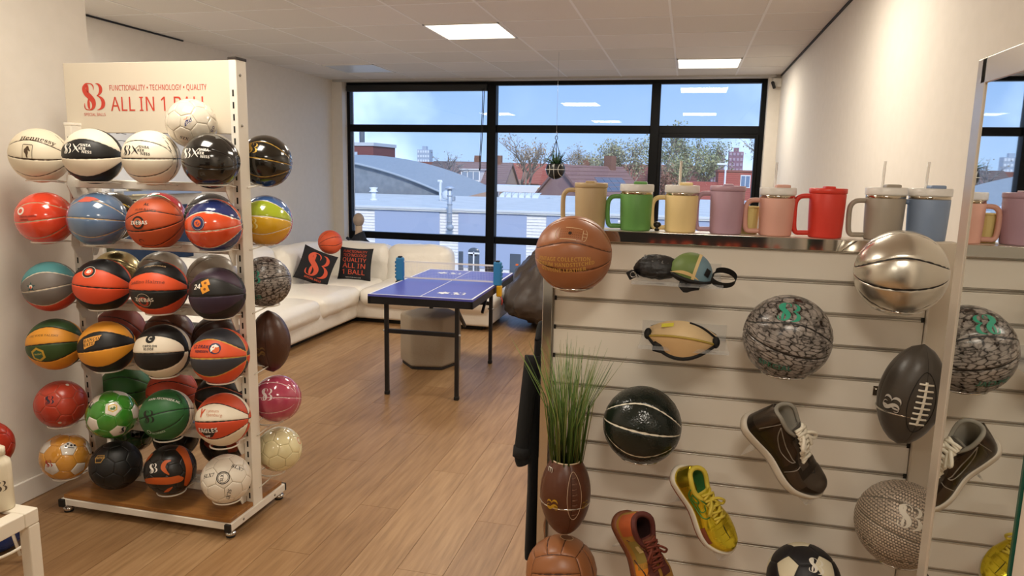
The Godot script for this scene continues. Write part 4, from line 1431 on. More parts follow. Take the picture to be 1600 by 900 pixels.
func rack() -> void:
	var white := M("ece6da", 0.42)
	var t := T("ball_rack", "white metal double sided ball rack with a printed header and wooden base", "display rack")
	var xl := -2.645
	var xr := -1.784
	var slot := M("1a1816", 0.8)
	for x in [xl + 0.019, xr - 0.019]:
		var left: bool = x < -2.2
		var p := P(t, "post", rbox(Vector3(0.036, 1.66 if left else 1.92, 0.07), 0.004), white, Vector3(x, 0.885 if left else 1.015, ZM))
		for zz in [-1, 1]:
			for k in (33 if left else 37):
				P(p, "slot", box(Vector3(0.007, 0.026, 0.003)), slot, Vector3(0.0, (-0.77 if left else -0.9) + 0.048 * k, 0.0345 * zz))
		P(p, "end_cap", rbox(Vector3(0.04, 0.012, 0.074), 0.003), white if left else M("2a211b", 0.6), Vector3(0, 0.833 if left else 0.964, 0))
		for k in 2:
			P(p, "screw", cyl(0.006, 0.006, 10, 0.002), M("8f8a80", 0.3, 0.8), Vector3(0.02 * signf(x + 2.2), (0.7 if left else 0.9) - 0.2 * k, 0.012), Vector3(0, 0, 90))
		for y in ROWS:
			for zz in [-1, 1]:
				var br := PackedVector2Array([Vector2(0, 0.045), Vector2(0.042, 0.045), Vector2(0.048, 0.0), Vector2(0.03, -0.035), Vector2(0.018, -0.055), Vector2(0, -0.055)])
				P(t, "bracket", extrude(br, 0.004), white, Vector3(x + 0.0205 * signf(-x - 2.2), y - 0.12, ZM + 0.034 * zz), Vector3(0, -90 * zz, 0))
	for y in ROWS:
		for zz in [-1, 1]:
			P(t, "crossbar", rbox(Vector3(xr - xl - 0.07, 0.036, 0.02), 0.004), white, Vector3((xl + xr) / 2, y - 0.112, ZM + 0.03 * zz))
	# header
	var sg := P(t, "header_sign", rbox(Vector3(0.862, 0.296, 0.02), 0.003), M("dad0be", 0.5), Vector3(-2.25, 1.832, ZM - 0.03))
	var red := M("c8402f", 0.55)
	flat_print(sg, "logo", sh_mark(0.114), red, Vector3(-0.282, 0.006, 0.0112))
	flat_print(sg, "print", sh_fit("SPECIAL BALLS", 0.0125, 0.112), red, Vector3(-0.280, -0.070, 0.0112))
	flat_print(sg, "print", sh_fit("FUNCTIONALITY • TECHNOLOGY • QUALITY", 0.023, 0.48), red, Vector3(0.045, 0.042, 0.0112))
	flat_print(sg, "print", sh_fit("ALL IN 1 BALL", 0.06, 0.482), red, Vector3(0.047, -0.026, 0.0112))
	# base
	var oak := tri(noise_tex("deck", 256, 0.02, [[0, "8f6a3c"], [0.5, "a97f4d"], [1, "b98f5c"]], {"domain_warp_enabled": true, "domain_warp_amplitude": 20.0}), Vector3(0.8, 1, 6), "e8d2b2", 0.4)
	P(t, "deck", rbox(Vector3(xr - xl - 0.01, 0.02, 0.395), 0.003), oak, Vector3((xl + xr) / 2, 0.076, ZM))
	for zz in [-1, 1]:
		P(t, "base_rail", rbox(Vector3(xr - xl - 0.03, 0.03, 0.024), 0.003), white, Vector3((xl + xr) / 2, 0.05, ZM + 0.19 * zz))
	for x in [xl, xr]:
		var e := P(t, "base_rail", rbox(Vector3(0.026, 0.034, 0.42), 0.003), white, Vector3(x + 0.008 * signf(-x - 2.2), 0.05, ZM))
		for zz in [-1, 1]:
			P(e, "end_cap", rbox(Vector3(0.028, 0.036, 0.014), 0.003), M("14120f", 0.6), Vector3(0, 0, 0.212 * zz))
			P(e, "screw", cyl(0.006, 0.006, 10, 0.002), M("8f8a80", 0.3, 0.8), Vector3(0.013 * signf(x + 2.2), 0, 0.12 * zz), Vector3(0, 0, 90))
			var f := P(t, "foot", cyl(0.022, 0.018, 20, 0.005), M("d3d2d0", 0.15, 1.0), Vector3(x + 0.015 * signf(-x - 2.2), 0.016, ZM + 0.185 * zz))
			P(f, "pad", cyl(0.019, 0.008, 20, 0.001), M("141414", 0.7), Vector3(0, -0.0115, 0))
			P(f, "stud", cyl(0.005, 0.02, 8), M("c9c8c6", 0.3, 0.9), Vector3(0, 0.014, 0))
	for row in 6:
		for c in 4:
			ring_holder(t, COLS[c], ROWS[row] - (0.099 if row < 4 else 0.092), ZM + 0.147, 0.057, white)
			ring_holder(t, COLS[c] + 0.025, ROWS[row] - (0.099 if row < 4 else 0.092), ZM - 0.157, 0.057, white)
	front_balls()
	back_balls()

func fp(c: int, y: float) -> Vector3:
	return Vector3(COLS[c], y, ZM + 0.147)

const INK := "15130f"
const PALE := "e9e2d2"

func front_balls() -> void:
	var g := "balls on the front of the rack"
	var D := 0.226
	# top row
	basketball("cream basketball with brown script lettering and a framed player emblem, top left of the rack", fp(0, 1.579), D, 0, Vector3(8, -22, -4), ["e8dcc3"], "3f2c1c", "pebble", [
		["ti", "Hennessy", -0.02, 0.6, 0.17, -12, "43301f"], ["ring", "", -0.4, 0.12, 0.0, 0, INK, 0.9],
		["poly", "", -0.38, 0.14, 0.27, -3, "4a3826", [[-0.62, -0.9], [-0.5, -1.0], [0.5, -1.0], [0.62, -0.9], [0.62, 0.9], [0.5, 1.0], [-0.5, 1.0], [-0.62, 0.9]]],
		["poly", "", -0.38, 0.14, 0.25, -3, "dccfb4", [[-0.6, -0.95], [0.6, -0.95], [0.6, 0.95], [-0.6, 0.95]], 1],
		["poly", "", -0.38, 0.14, 0.25, -3, "4a3826", [[-0.05, 0.8], [0.15, 0.75], [0.2, 0.55], [0.4, 0.1], [0.3, 0.0], [0.1, 0.2], [0.15, -0.2], [0.05, -0.6], [0.1, -0.9], [-0.1, -0.9], [-0.2, -0.4], [-0.4, -0.1], [-0.4, 0.3], [-0.2, 0.5]], 2]], g)
	var colab := func(hex, dark):
		return [["mark", "", -0.78, 0.26, 0.36, 4, hex], ["x", "", -0.52, 0.28, 0.3, 0, hex], ["t", "SNEA", -0.22, 0.38, 0.095, -3, hex], ["t", "KER", -0.33, 0.265, 0.095, -3, hex], ["t", "NESS", -0.2, 0.145, 0.095, -4, hex]]
	basketball("matte black and cream basketball with white lettering, second from left in the top row", fp(1, 1.58), D, 0, Vector3(5, -22, 1), ["ece2cd", "121212", "e9dcc5", "111111", "151515", "ece2cd", "121212", "e9dcc5"], "0c0c0c", "pebble", colab.call("f2eee4", true), g)
	basketball("plain cream basketball with thin black seams and black lettering, top row third", fp(2, 1.577), D * 0.97, 1, Vector3(2, -30, 0), ["eee4cf"], "171614", "satin", colab.call("1a1a1a", false), g)
	basketball("black basketball in shrink wrap with white lettering, below the white football", fp(3, 1.57), D * 0.96, 1, Vector3(14, -25, -6), ["1b1917"], "141210", "gloss", colab.call("f2eee4", true), g)
	# second row
	basketball("glossy coral basketball with grey seams, leftmost in the second row", fp(0, 1.315), D, 0, Vector3(6, -24, 6), ["e2472c"], "c0a284", "gloss", [["ring", "", -0.74, 0.28, 0.15, 0, "f1e6dc", 0.55], ["t", "NEDERLANDSE", -0.55, 0.08, 0.065, 3, "7a2a22"], ["t", "LOTERIJ", -0.66, -0.04, 0.065, 3, "7a2a22"]], g)
	basketball("glossy slate blue basketball with beige seams in the second row", fp(1, 1.32), D * 1.02, 0, Vector3(-2, -20, -5), ["5f7797"], "c5ac85", "gloss", [["poly", "", -0.25, 0.72, 0.42, -6, "d0604f", [[-0.9, -0.2], [-0.5, 0.05], [-0.3, 0.3], [0.4, 0.25], [0.9, 0.1], [0.45, -0.05], [0.2, -0.3], [-0.5, -0.35]]]], g)
	basketball("orange basketball with black seams and club badge in the second row", fp(2, 1.315), D * 0.97, 0, Vector3(16, -18, 7), ["bf5229"], "20140e", "pebble", [["t", "AL", -0.26, 0.68, 0.12, -4, INK], ["tl", "ALAN & LUCA", -0.32, 0.5, 0.09, -4, "3a1d10"], ["disk", "", -0.58, 0.02, 0.24, 0, "2b1a14"], ["ring", "", -0.58, 0.02, 0.17, 0, "c65a30", 0.6, 1], ["t", "ZUEBAS", -0.56, 0.02, 0.13, 0, "f0ebe0", 0, 2], ["tl", "C", -0.5, -0.64, 0.2, -70, "2a140b"]], g)
	basketball("blue and orange glossy basketball with a round blue badge, second row beside the post", fp(3, 1.313), D * 0.97, 0, Vector3(11, -20, 3), ["27346e", "e0532c", "d94d28", "2b3668"], "e6d9c2", "gloss", [["disk", "", -0.55, 0.1, 0.26, 0, "2a2f5e"], ["ring", "", -0.55, 0.1, 0.235, 0, "c9bfb4", 0.94, 1], ["disk", "", -0.55, 0.1, 0.13, 0, "e0652f", 0, 1], ["t", "A3", -0.55, 0.1, 0.1, -40, "2a2f5e", 0, 2], ["tl", "Titan", -0.3, 0.84, 0.1, 12, "e8e6ea"]], g)
	# third row
	basketball("teal, grey and red basketball with a star badge, leftmost in the third row", fp(0, 1.02), D * 0.96, 0, Vector3(7, -18, 7), ["4d8f93", "77706a", "6f6862", "c8452f"], "d8ccb6", "pebble", [["poly", "", -0.66, 0.02, 0.2, 0, "1f4f50", [[0, 1], [0.25, 0.35], [0.95, 0.3], [0.4, -0.1], [0.6, -0.8], [0, -0.4], [-0.6, -0.8], [-0.4, -0.1], [-0.95, 0.3], [-0.25, 0.35]]], ["disk", "", -0.66, 0.03, 0.075, 0, "e9e2d2", 0, 1], ["disk", "", -0.66, 0.0, 0.045, 0, "d9582f", 0, 2]], g)
	basketball("orange basketball with black end panels and a round white badge in the third row", fp(1, 1.04), D, 0, Vector3(3, -20, -9), ["141416", "e5562f", "df4f2a", "121212"], "120e0c", "pebble", [["disk", "", -0.42, 0.52, 0.24, 0, "efe6d8"], ["disk", "", -0.42, 0.52, 0.225, 0, "1c1a19", 0, 1], ["disk", "", -0.42, 0.52, 0.15, 0, "e5562f", 0, 2], ["poly", "", -0.42, 0.52, 0.12, 0, "efe6d8", [[-0.7, -0.3], [-0.4, 0.5], [0.2, 0.7], [0.8, 0.4], [0.7, -0.3], [0.1, -0.6]], 3]], g)
	basketball("orange and black basketball with a handwritten name above a club badge, third row", fp(2, 1.042), D, 0, Vector3(4, -20, -4), ["141312", "e6572c", "141312", "d94f29"], "0e0c0b", "pebble", [["ts", "Geldino Hairmé", -0.46, 0.27, 0.11, -1, "2b1a14"], ["disk", "", -0.54, -0.4, 0.27, 0, "2a2522"], ["ring", "", -0.54, -0.4, 0.27, 0, "b9a98f", 0.93, 1], ["ring", "", -0.54, -0.44, 0.19, 0, "b5402b", 0.62, 1], ["t", "ZUEBAS", -0.53, -0.38, 0.14, -5, "ece4d4", 0, 2], ["ti", "Hagerman", -0.1, 0.84, 0.1, -3, "d8b98c"]], g)
	basketball("black and deep purple basketball with a white 24 and orange squares, third row", fp(3, 1.035), D * 0.97, 0, Vector3(4, -24, -1), ["3d2a3c", "161414", "35253a", "141212"], "151113", "pebble", [["t", "24", -0.66, 0.3, 0.19, 6, "f1ece2"], ["poly", "", -0.39, 0.42, 0.14, 25, "e79a2d", [[-1, -0.9], [1, -0.9], [1, 0.9], [-1, 0.9]]], ["poly", "", -0.42, 0.2, 0.14, 25, "e79a2d", [[-1, -0.9], [1, -0.9], [1, 0.9], [-1, 0.9]]], ["disk", "", -0.39, 0.42, 0.05, 0, "8a4c18", 0, 1], ["disk", "", -0.42, 0.2, 0.05, 0, "8a4c18", 0, 1]], g)
	# fourth row
	basketball("green and amber basketball with a gold hexagon badge, leftmost in the fourth row", fp(0, 0.762), D, 0, Vector3(-2, -22, 0), ["33502a", "e49b31", "30491f", "df922b"], "15130c", "pebble", [["ts", "USE YOUR TALENT", -0.42, 0.38, 0.075, -3, "3b2a10"], ["poly", "", -0.6, -0.34, 0.29, 0, "c8a033", [[0, 1], [0.87, 0.5], [0.87, -0.5], [0, -1], [-0.87, -0.5], [-0.87, 0.5]]], ["poly", "", -0.6, -0.34, 0.2, 0, "2f5a3a", [[0, 1], [0.87, 0.5], [0.87, -0.5], [0, -1], [-0.87, -0.5], [-0.87, 0.5]], 1], ["t", "TALENT", -0.6, -0.32, 0.06, 0, "d8c25a", 0, 2]], g)
	basketball("amber and black basketball with an amber name plate, fourth row second", fp(1, 0.77), D, 0, Vector3(5, -20, 4), ["e79c30", "171616", "e59a2d", "131212", "171616", "e59a2d", "131212", "e79c30"], "100e0c", "pebble", [["poly", "", -0.52, 0.27, 0.36, 2, "e9a64a", [[-0.9, 0.3], [1.0, 0.62], [0.75, 0.05], [0.5, 0.0], [0.35, -0.42], [-0.8, -0.75]]], ["ti", "FRANÇOIS", -0.49, 0.33, 0.115, 9, "17130d", 0, 1], ["ti", "HATEL", -0.57, 0.17, 0.115, 8, "17130d", 0, 1]], g)
	basketball("cream and black basketball with a C in a black disc, fourth row third", fp(2, 0.775), D, 1, Vector3(3, -30, -4), ["151413", "ece0ca", "141312", "e6d9c2", "e6d9c2", "151413", "e6d9c2", "141312"], "0e0d0c", "pebble", [["disk", "", -0.4, 0.48, 0.17, 0, "121110"], ["t", "C", -0.4, 0.48, 0.16, -6, "efe8da", 0, 1], ["t", "CARSLON", -0.44, 0.22, 0.085, -5, INK], ["t", "KLOOF", -0.48, 0.11, 0.085, -5, INK]], g)
	basketball("charcoal and orange basketball with gold seams and an eagle badge, fourth row by the post", fp(3, 0.777), D * 1.02, 0, Vector3(4, -28, -4), ["3b3c44", "e2572e", "393a42", "dd5029"], "d6a748", "pebble", [["t", "LZ DRAKES", -0.56, 0.36, 0.12, -6, "2b1f3a"], ["t", "NIJMEGEN", -0.62, 0.2, 0.08, -5, "2b1f3a"], ["disk", "", -0.17, 0.27, 0.2, 0, "2c2a52"], ["disk", "", -0.15, 0.23, 0.13, 0, "e2652f", 0, 1], ["poly", "", -0.17, 0.28, 0.15, 0, "f0ece4", [[-0.9, -0.9], [-1.0, 0.0], [-0.6, 0.7], [0.2, 0.9], [0.9, 0.3], [0.5, 0.1], [0.1, 0.2], [-0.1, -0.3], [-0.4, -0.4]], 2]], g)
	# fifth row
	football("red football with a dark monogram, leftmost in the fifth row", fp(0, 0.488), 0.208, Vector3(-12, -18, 20), "b8402c", "b8402c", "a05a44", "satin", [["mark", "", -0.4, 0.22, 0.34, -4, "251d33"], ["disk", "", 0.28, 0.76, 0.07, 0, "d8c8bc"], ["disk", "", -0.1, -0.78, 0.07, 0, "d8c8bc"]], g)
	football("green and white football with a gold hexagon badge in the fifth row", fp(1, 0.466), 0.208, Vector3(-14, 2, 10), "e6dfd4", "3f8a2c", "6fae55", "gloss", [["poly", "", 0.03, 0.27, 0.19, -4, "d9b23c", [[0, 1], [0.87, 0.5], [0.87, -0.5], [0, -1], [-0.87, -0.5], [-0.87, 0.5]]], ["poly", "", 0.03, 0.27, 0.14, 0, "e9dfc0", [[0, 1], [0.87, 0.5], [0.87, -0.5], [0, -1], [-0.87, -0.5], [-0.87, 0.5]], 1], ["poly", "", 0.03, 0.26, 0.12, 0, "3f6a34", [[-0.9, -0.2], [-0.4, 0.3], [0, -0.1], [0.4, 0.6], [0.9, 0.1], [0.5, -0.7], [-0.5, -0.6]], 2], ["mark", "", -0.74, 0.5, 0.28, -30, "1c2430", 0, 1], ["mark", "", 0.38, -0.7, 0.32, -8, "1c2430", 0, 1]], g)
	basketball("green and cream basketball with black monogram and white lettering, fifth row", fp(2, 0.495), 0.216, 1, Vector3(-2, -36, 8), ["2f6b3a", "2f6b3a", "2c6536", "2c6536", "e4d8c2", "e4d8c2", "e4d8c2", "e4d8c2"], "14201a", "pebble", [["mark", "", -0.66, 0.0, 0.48, -2, "11150f"], ["t", "HAN-TECHNIEK.NL", -0.08, 0.62, 0.1, -16, "e9ece2"], ["tl", "TECHNIEK", -0.34, -0.66, 0.09, 6, "cfe0cf"], ["ring", "", -0.66, -0.58, 0.09, 0, "dfe8dc", 0.8]], g)
	basketball("orange and cream basketball with a snarling team name, fifth row by the post", fp(3, 0.503), 0.22, 0, Vector3(3, -26, -4), ["cf4f2b", "efe5d0", "cd4a28", "e9dcc4"], "1b1210", "pebble", [["t", "Y", -0.73, 0.3, 0.32, -12, "d8582f"], ["tl", "Lyceum", -0.36, 0.34, 0.1, -8, "d08a66"], ["tl", "Ypenburg", -0.33, 0.19, 0.1, -9, "d08a66"], ["poly", "", -0.56, -0.44, 0.36, -4, "241a1c", [[-0.95, 0.45], [1.15, 0.42], [0.75, -0.1], [0.4, -0.5], [0.0, -0.6], [-0.35, -0.5], [-0.7, -0.05]]], ["t", "EAGLES", -0.58, -0.36, 0.17, -5, "f2eee6", 0, 1], ["poly", "", -0.55, -0.57, 0.13, 0, "c9c3bd", [[-1, 0.4], [1, 0.4], [0.4, -0.4], [0, 0.0], [-0.4, -0.4]], 1]], g)
	# bottom row
	football("orange and white football in shrink wrap, leftmost in the bottom row", fp(0, 0.24), 0.208, Vector3(-18, 8, 24), "e6e0d6", "d8993f", "b98c4a", "gloss", [["mark", "", -0.62, -0.18, 0.3, -4, "b03a2a", 0, 1], ["disk", "", 0.12, 0.5, 0.045, 0, INK, 0, 1], ["disk", "", 0.24, 0.42, 0.05, 0, INK, 0, 1], ["disk", "", 0.36, 0.4, 0.045, 0, INK, 0, 1], ["disk", "", 0.04, 0.42, 0.045, 0, INK, 0, 1], ["rect", "", 0.22, 0.32, 0.03, -14, INK, 8.0, 1]], g)
	football("matte black football with a small gold badge in the bottom row", fp(1, 0.232), 0.212, Vector3(10, 12, 8), "141414", "151515", "0b0b0b", "pebble", [["poly", "", -0.56, 0.36, 0.22, -14, "a77f3c", [[-0.8, 0.55], [0.7, 0.75], [0.8, 0.0], [0.55, -0.75], [-0.7, -0.9], [-1.0, 0.0]]], ["poly", "", -0.56, 0.36, 0.18, -14, "2a2014", [[-0.8, 0.55], [0.7, 0.75], [0.8, 0.0], [0.55, -0.75], [-0.7, -0.9], [-1.0, 0.0]], 1], ["t", "UNITED", -0.56, 0.38, 0.09, -6, "b58c48", 0, 2]], g)
	var oc := football("black football with torn orange bands and a white monogram, bottom row third", fp(2, 0.247), 0.21, Vector3(6, 10, 5), "1a1817", "1a1817", "0d0c0b", "leather", [["mark", "", -0.62, 0.14, 0.36, 2, "efeae0", 0, 2]], g)
	var orange := M("c25a22", 0.4)
	for s in [[[-0.95, -0.3, .16], [-0.6, -0.36, .26], [-0.1, -0.44, .28], [0.32, -0.42, .26], [0.4, -0.36, .1]], [[0.3, 0.82, .22], [0.46, 0.68, .3], [0.6, 0.36, .26], [0.68, -0.1, .24], [0.6, -0.52, .22], [0.5, -0.74, .1]], [[0.04, 0.34, .05], [-0.16, 0.3, .14], [-0.26, 0.12, .17], [-0.18, -0.06, .12], [-0.06, -0.2, .04]], [[-0.9, 0.42, .03], [-0.74, 0.6, .1], [-0.6, 0.72, .03]], [[-0.28, -0.86, .03], [-0.12, -0.8, .12], [0.04, -0.7, .03]]]:
		var rib := sh_ribbon(s, 6)
		P(oc, "band", print_mesh(rib, func(p):
			var l: float = minf(p.length(), 0.985)
			var q: Vector2 = p.normalized() * l
			return Vector3(q.x, q.y, sqrt(1.0 - l * l)) * 0.105 * 1.01, 0.1), orange)
	football("white football with black lettering and round stamp, bottom row by the post", fp(3, 0.24), 0.203, Vector3(4, -6, 0), "e9e1d2", "e9e1d2", "9c8f78", "satin", [["ring", "", -0.12, 0.04, 0.26, 0, "1d1c1a", 0.86, 1], ["ring", "", -0.12, 0.04, 0.2, 0, "55514a", 0.9, 1], ["t", "SLX", -0.16, 0.04, 0.12, 80, "1d1c1a", 0, 1], ["ti", "SLX7", -0.66, 0.2, 0.15, 4, INK, 0, 1], ["ti", "SLX7", 0.46, 0.36, 0.15, -32, INK, 0, 1], ["ti", "SLX7", 0.06, -0.66, 0.15, -100, INK, 0, 1]], g)
	football("white football lying above the top row in front of the header sign", Vector3(-1.966, 1.718, -2.552), 0.196, Vector3(-4, -8, 14), "ddd4c3", "ddd4c3", "b3a894", "gloss", [["poly", "", -0.14, 0.06, 0.24, 38, "2a2f6a", [[-0.9, -0.3], [0.6, -0.3], [0.9, 0.35], [0.4, 0.2], [0.0, 0.4], [-0.5, 0.15]]], ["poly", "", -0.2, 0.18, 0.14, 38, "d8602c", [[-0.9, 0.0], [-0.5, 0.3], [0.0, 0.0], [0.5, 0.3], [0.9, 0.0], [0.5, 0.15], [0, -0.15], [-0.5, 0.15]], 1], ["t", "GO", -0.11, 0.05, 0.12, 38, "efe9e0", 0, 2], ["ti", "SIX", -0.3, -0.58, 0.14, -18, "1b1a2a", 0, 1], ["t", "GO", 0.78, -0.18, 0.14, 60, "3a2f6a", 0, 1]])

func bp(x: float, y: float) -> Vector3:
	return Vector3(x, y, ZM - 0.157)

func back_balls() -> void:
	var g := "balls on the far side of the rack"
	var D := 0.225
	basketball("black basketball with gold seams and gold monogram beyond the right post, top row", bp(-1.79, 1.575), D, 0, Vector3(-6, -12, -8), ["17140f"], "b08a3e", "gloss", [["mark", "", -0.45, 0.5, 0.42, -4, "c9a24a"]], g)
	basketball("rainbow basketball in yellow, green, blue and red beyond the right post", bp(-1.797, 1.317), D, 0, Vector3(-10, -14, -4), ["4a6fae", "a9b92e", "dfae24", "e2a62a", "b23440", "b23440", "c0392f", "c0392f"], "eee2cf", "gloss", [["mark", "", -0.5, -0.1, 0.4, 0, "ecd98a"]], g)
	basketball("grey crackle print basketball beyond the right post of the rack", bp(-1.812, 1.045), D, 0, Vector3(-4, -10, 10), ["a8a099"], "14100e", "print", [["mark", "", -0.42, 0.18, 0.5, 0, "2f8f78", 0, 1], ["t", "SB", -0.3, -0.6, 0.2, 0, "2f6f5f", 0, 1]], g)
	rugby("brown leather rugby ball standing upright beyond the right post", bp(-1.797, 0.772), "4a2b1c", g)
	basketball("pink glossy basketball with white monogram beyond the right post", bp(-1.772, 0.505), 0.215, 1, Vector3(-4, -24, -4), ["b4455f"], "e3b9bd", "gloss", [["mark", "", -0.42, 0.2, 0.5, -6, "f0dfe0", 0, 1]], g)
	football("cream football with small red prints beyond the right post, bottom row", bp(-1.77, 0.262), 0.205, Vector3(8, 14, 6), "e6dcae", "e6dcae", "b3a578", "gloss", [["mark", "", -0.58, -0.72, 0.26, 0, "c24a34", 0, 1], ["ring", "", 0.86, 0.28, 0.16, 0, "cf6a4a", 0.8, 1]], g)
	# behind the front row, seen through the gaps
	basketball("black basketball with yellow seams behind the slate blue one", bp(-2.60, 1.31), D, 0, Vector3(0, -10, -10), ["25221c"], "c8a63a", "gloss", [], g)
	basketball("green and red basketball behind the orange ball of the second row", bp(-2.345, 1.315), D, 0, Vector3(-20, -10, -35), ["b8323c", "2f5a3a", "2f5a3a", "b8323c"], "d8c6a8", "gloss", [], g)
	basketball("navy basketball behind the blue and orange one", bp(-2.075, 1.318), D, 0, Vector3(8, -10, -16), ["232c3f"], "59606a", "gloss", [], g)
	basketball("pale gold chrome basketball behind the orange and black ball of the third row", bp(-2.60, 1.035), D, 0, Vector3(4, -16, -10), ["c6b688"], "6b5f40", "chrome", [], g)
	basketball("silver grey basketball with dark seams behind the third row, left of the plain one", bp(-2.35, 1.043), D, 0, Vector3(6, -14, -30), ["a89c8c"], "1c1814", "satin", [], g)
	basketball("plain silver basketball behind the black and purple one", bp(-2.08, 1.043), D, 0, Vector3(30, 20, 0), ["b0a595"], "8f8678", "satin", [], g)
	basketball("brick red basketball behind the amber and black one", bp(-2.605, 0.765), D, 0, Vector3(10, -14, -28), ["8a3b2c"], "1a100c", "pebble", [], g)
	basketball("brown leather basketball behind the cream and black one", bp(-2.33, 0.765), D, 0, Vector3(10, -14, -24), ["5f3420"], "2c160c", "leather", [], g)
	basketball("dark brown leather ball behind the charcoal and orange one", bp(-2.07, 0.762), D, 0, Vector3(40, 10, -10), ["3b2116"], "1d0f09", "leather", [], g)
	basketball("green basketball with black seams behind the green and white football", bp(-2.60, 0.48), D, 0, Vector3(14, -14, -8), ["2f6a2e"], "0f1a0e", "pebble", [["mark", "", -0.4, -0.2, 0.24, 0, "11150f"]], g)
	basketball("orange red basketball with black seams behind the green and cream one", bp(-2.335, 0.482), D, 0, Vector3(14, -14, -6), ["c4492c"], "1c100c", "pebble", [["mark", "", -0.2, -0.3, 0.24, 0, "2a1410"]], g)
	basketball("black basketball with orange seams behind the orange and cream one", bp(-2.07, 0.48), D, 0, Vector3(14, -14, -10), ["17120f"], "b5542a", "pebble", [["mark", "", -0.4, -0.1, 0.32, 0, "8a3c22"]], g)
	football("dark green and black football behind the bottom row, left", bp(-2.57, 0.262), 0.208, Vector3(4, 10, 20), "0f1210", "234a22", "0c140c", "gloss", [], g)
	football("plain black football behind the bottom row, middle", bp(-2.325, 0.262), 0.208, Vector3(4, 10, 20), "100f0f", "121111", "080808", "satin", [], g)
	football("black football with rusty red panels behind the bottom row, right", bp(-2.065, 0.262), 0.208, Vector3(14, 24, 40), "8a2f1a", "17100e", "0a0706", "satin", [], g)

func rugby(label: String, pos: Vector3, hex: String, group := "") -> void:
	var o := T("rugby_ball", label, "rugby ball", pos, Vector3(0, -12, 4), group)
	P(o, "bladder", rugby_panel(0.0, TAU, -0.99, 0.99, 0.086, 0.14), M("20120b", 0.7))
	for k in 4:
		P(o, "panel", rugby_panel(TAU * k / 4 + 0.012, TAU * (k + 1) / 4 - 0.012, -0.995, 0.995, 0.088, 0.142), finish(hex, "leather"), Vector3.ZERO, Vector3(0, 30, 0))
	P(o, "logo", print_mesh(sh_move(sh_mark(0.04), 0, 0, 90), func(p): return Vector3(p.x + 0.02, p.y - 0.03, sqrt(0.0076 - pow(p.x + 0.02, 2)) * 0.985 + 0.003)), M("7a5a2e", 0.4))

# ---------------------------------------------------------------- slatwall gondola and what hangs on it
const ZS := -2.3

func chrome() -> StandardMaterial3D:
	return M("d9d6d0", 0.09, 1.0)

func clear() -> StandardMaterial3D:
	return M("e9eef21c", 0.05, 0.0, {"transparency": BaseMaterial3D.TRANSPARENCY_ALPHA})

func slatwall() -> void:
	var board := M("efe7da", 0.42)
	var t := T("slatwall_stand", "tall cream slatwall display stand with metal grooves and a mirrored top edge", "display stand")
	P(t, "carcass", box(Vector3(1.16, 1.33, 0.26)), M("e6ddd0", 0.6), Vector3(0.165, 0.675, -2.449))
	var alu := M("cfc9bf", 0.3, 0.8)
	var dark := M("9d968b", 0.42, 0.6)
	var y := 1.337
	var k := 0
	var slat := rbox(Vector3(1.116, 0.0855, 0.016), 0.002)
	while y > 0.1:
		P(t, "slat", slat, board, Vector3(0.147, y - 0.049 - 0.0, ZS - 0.008))
		var g := P(t, "groove_rail", box(Vector3(1.112, 0.0118, 0.01)), dark, Vector3(0.147, y, ZS - 0.0072))
		P(g, "lip", rbox(Vector3(1.112, 0.0038, 0.008), 0.0012), alu, Vector3(0, -0.0038, 0.0042))
		P(g, "lip", rbox(Vector3(1.112, 0.0022, 0.006), 0.0008), alu, Vector3(0, 0.0044, 0.0032))
		for s in [-1, 1]:
			P(g, "end_plug", box(Vector3(0.008, 0.014, 0.012)), M("15130f", 0.7), Vector3(s * 0.553, 0, 0.004))
		y -= 0.098
		k += 1
	P(t, "edge_strip", rbox(Vector3(0.034, 1.36, 0.05), 0.003), chrome(), Vector3(-0.431, 0.69, ZS - 0.012))
	P(t, "edge_trim", rbox(Vector3(0.004, 1.35, 0.02), 0.001), M("8b8175", 0.5), Vector3(-0.4115, 0.69, ZS - 0.003))
	P(t, "corner_post", rbox(Vector3(0.062, 1.37, 0.06), 0.004), M("d8cbb8", 0.5), Vector3(0.738, 0.69, ZS - 0.012))
	P(t, "fascia", rbox(Vector3(1.02, 0.036, 0.012), 0.002), M("d6d3cd", 0.05, 1.0), Vector3(0.078, 1.354, ZS + 0.012))
	P(t, "fascia_end", rbox(Vector3(0.17, 0.034, 0.02), 0.003), M("d8cbb8", 0.5), Vector3(0.68, 1.354, ZS + 0.006))
	P(t, "top_shelf", rbox(Vector3(1.19, 0.016, 0.14), 0.003), M("ded4c4", 0.35), Vector3(0.165, 1.3625, -2.365))
	mugs()
	wall_balls()
	bags()
	shoes()
	grass_planter()
	coat()
	mirror()

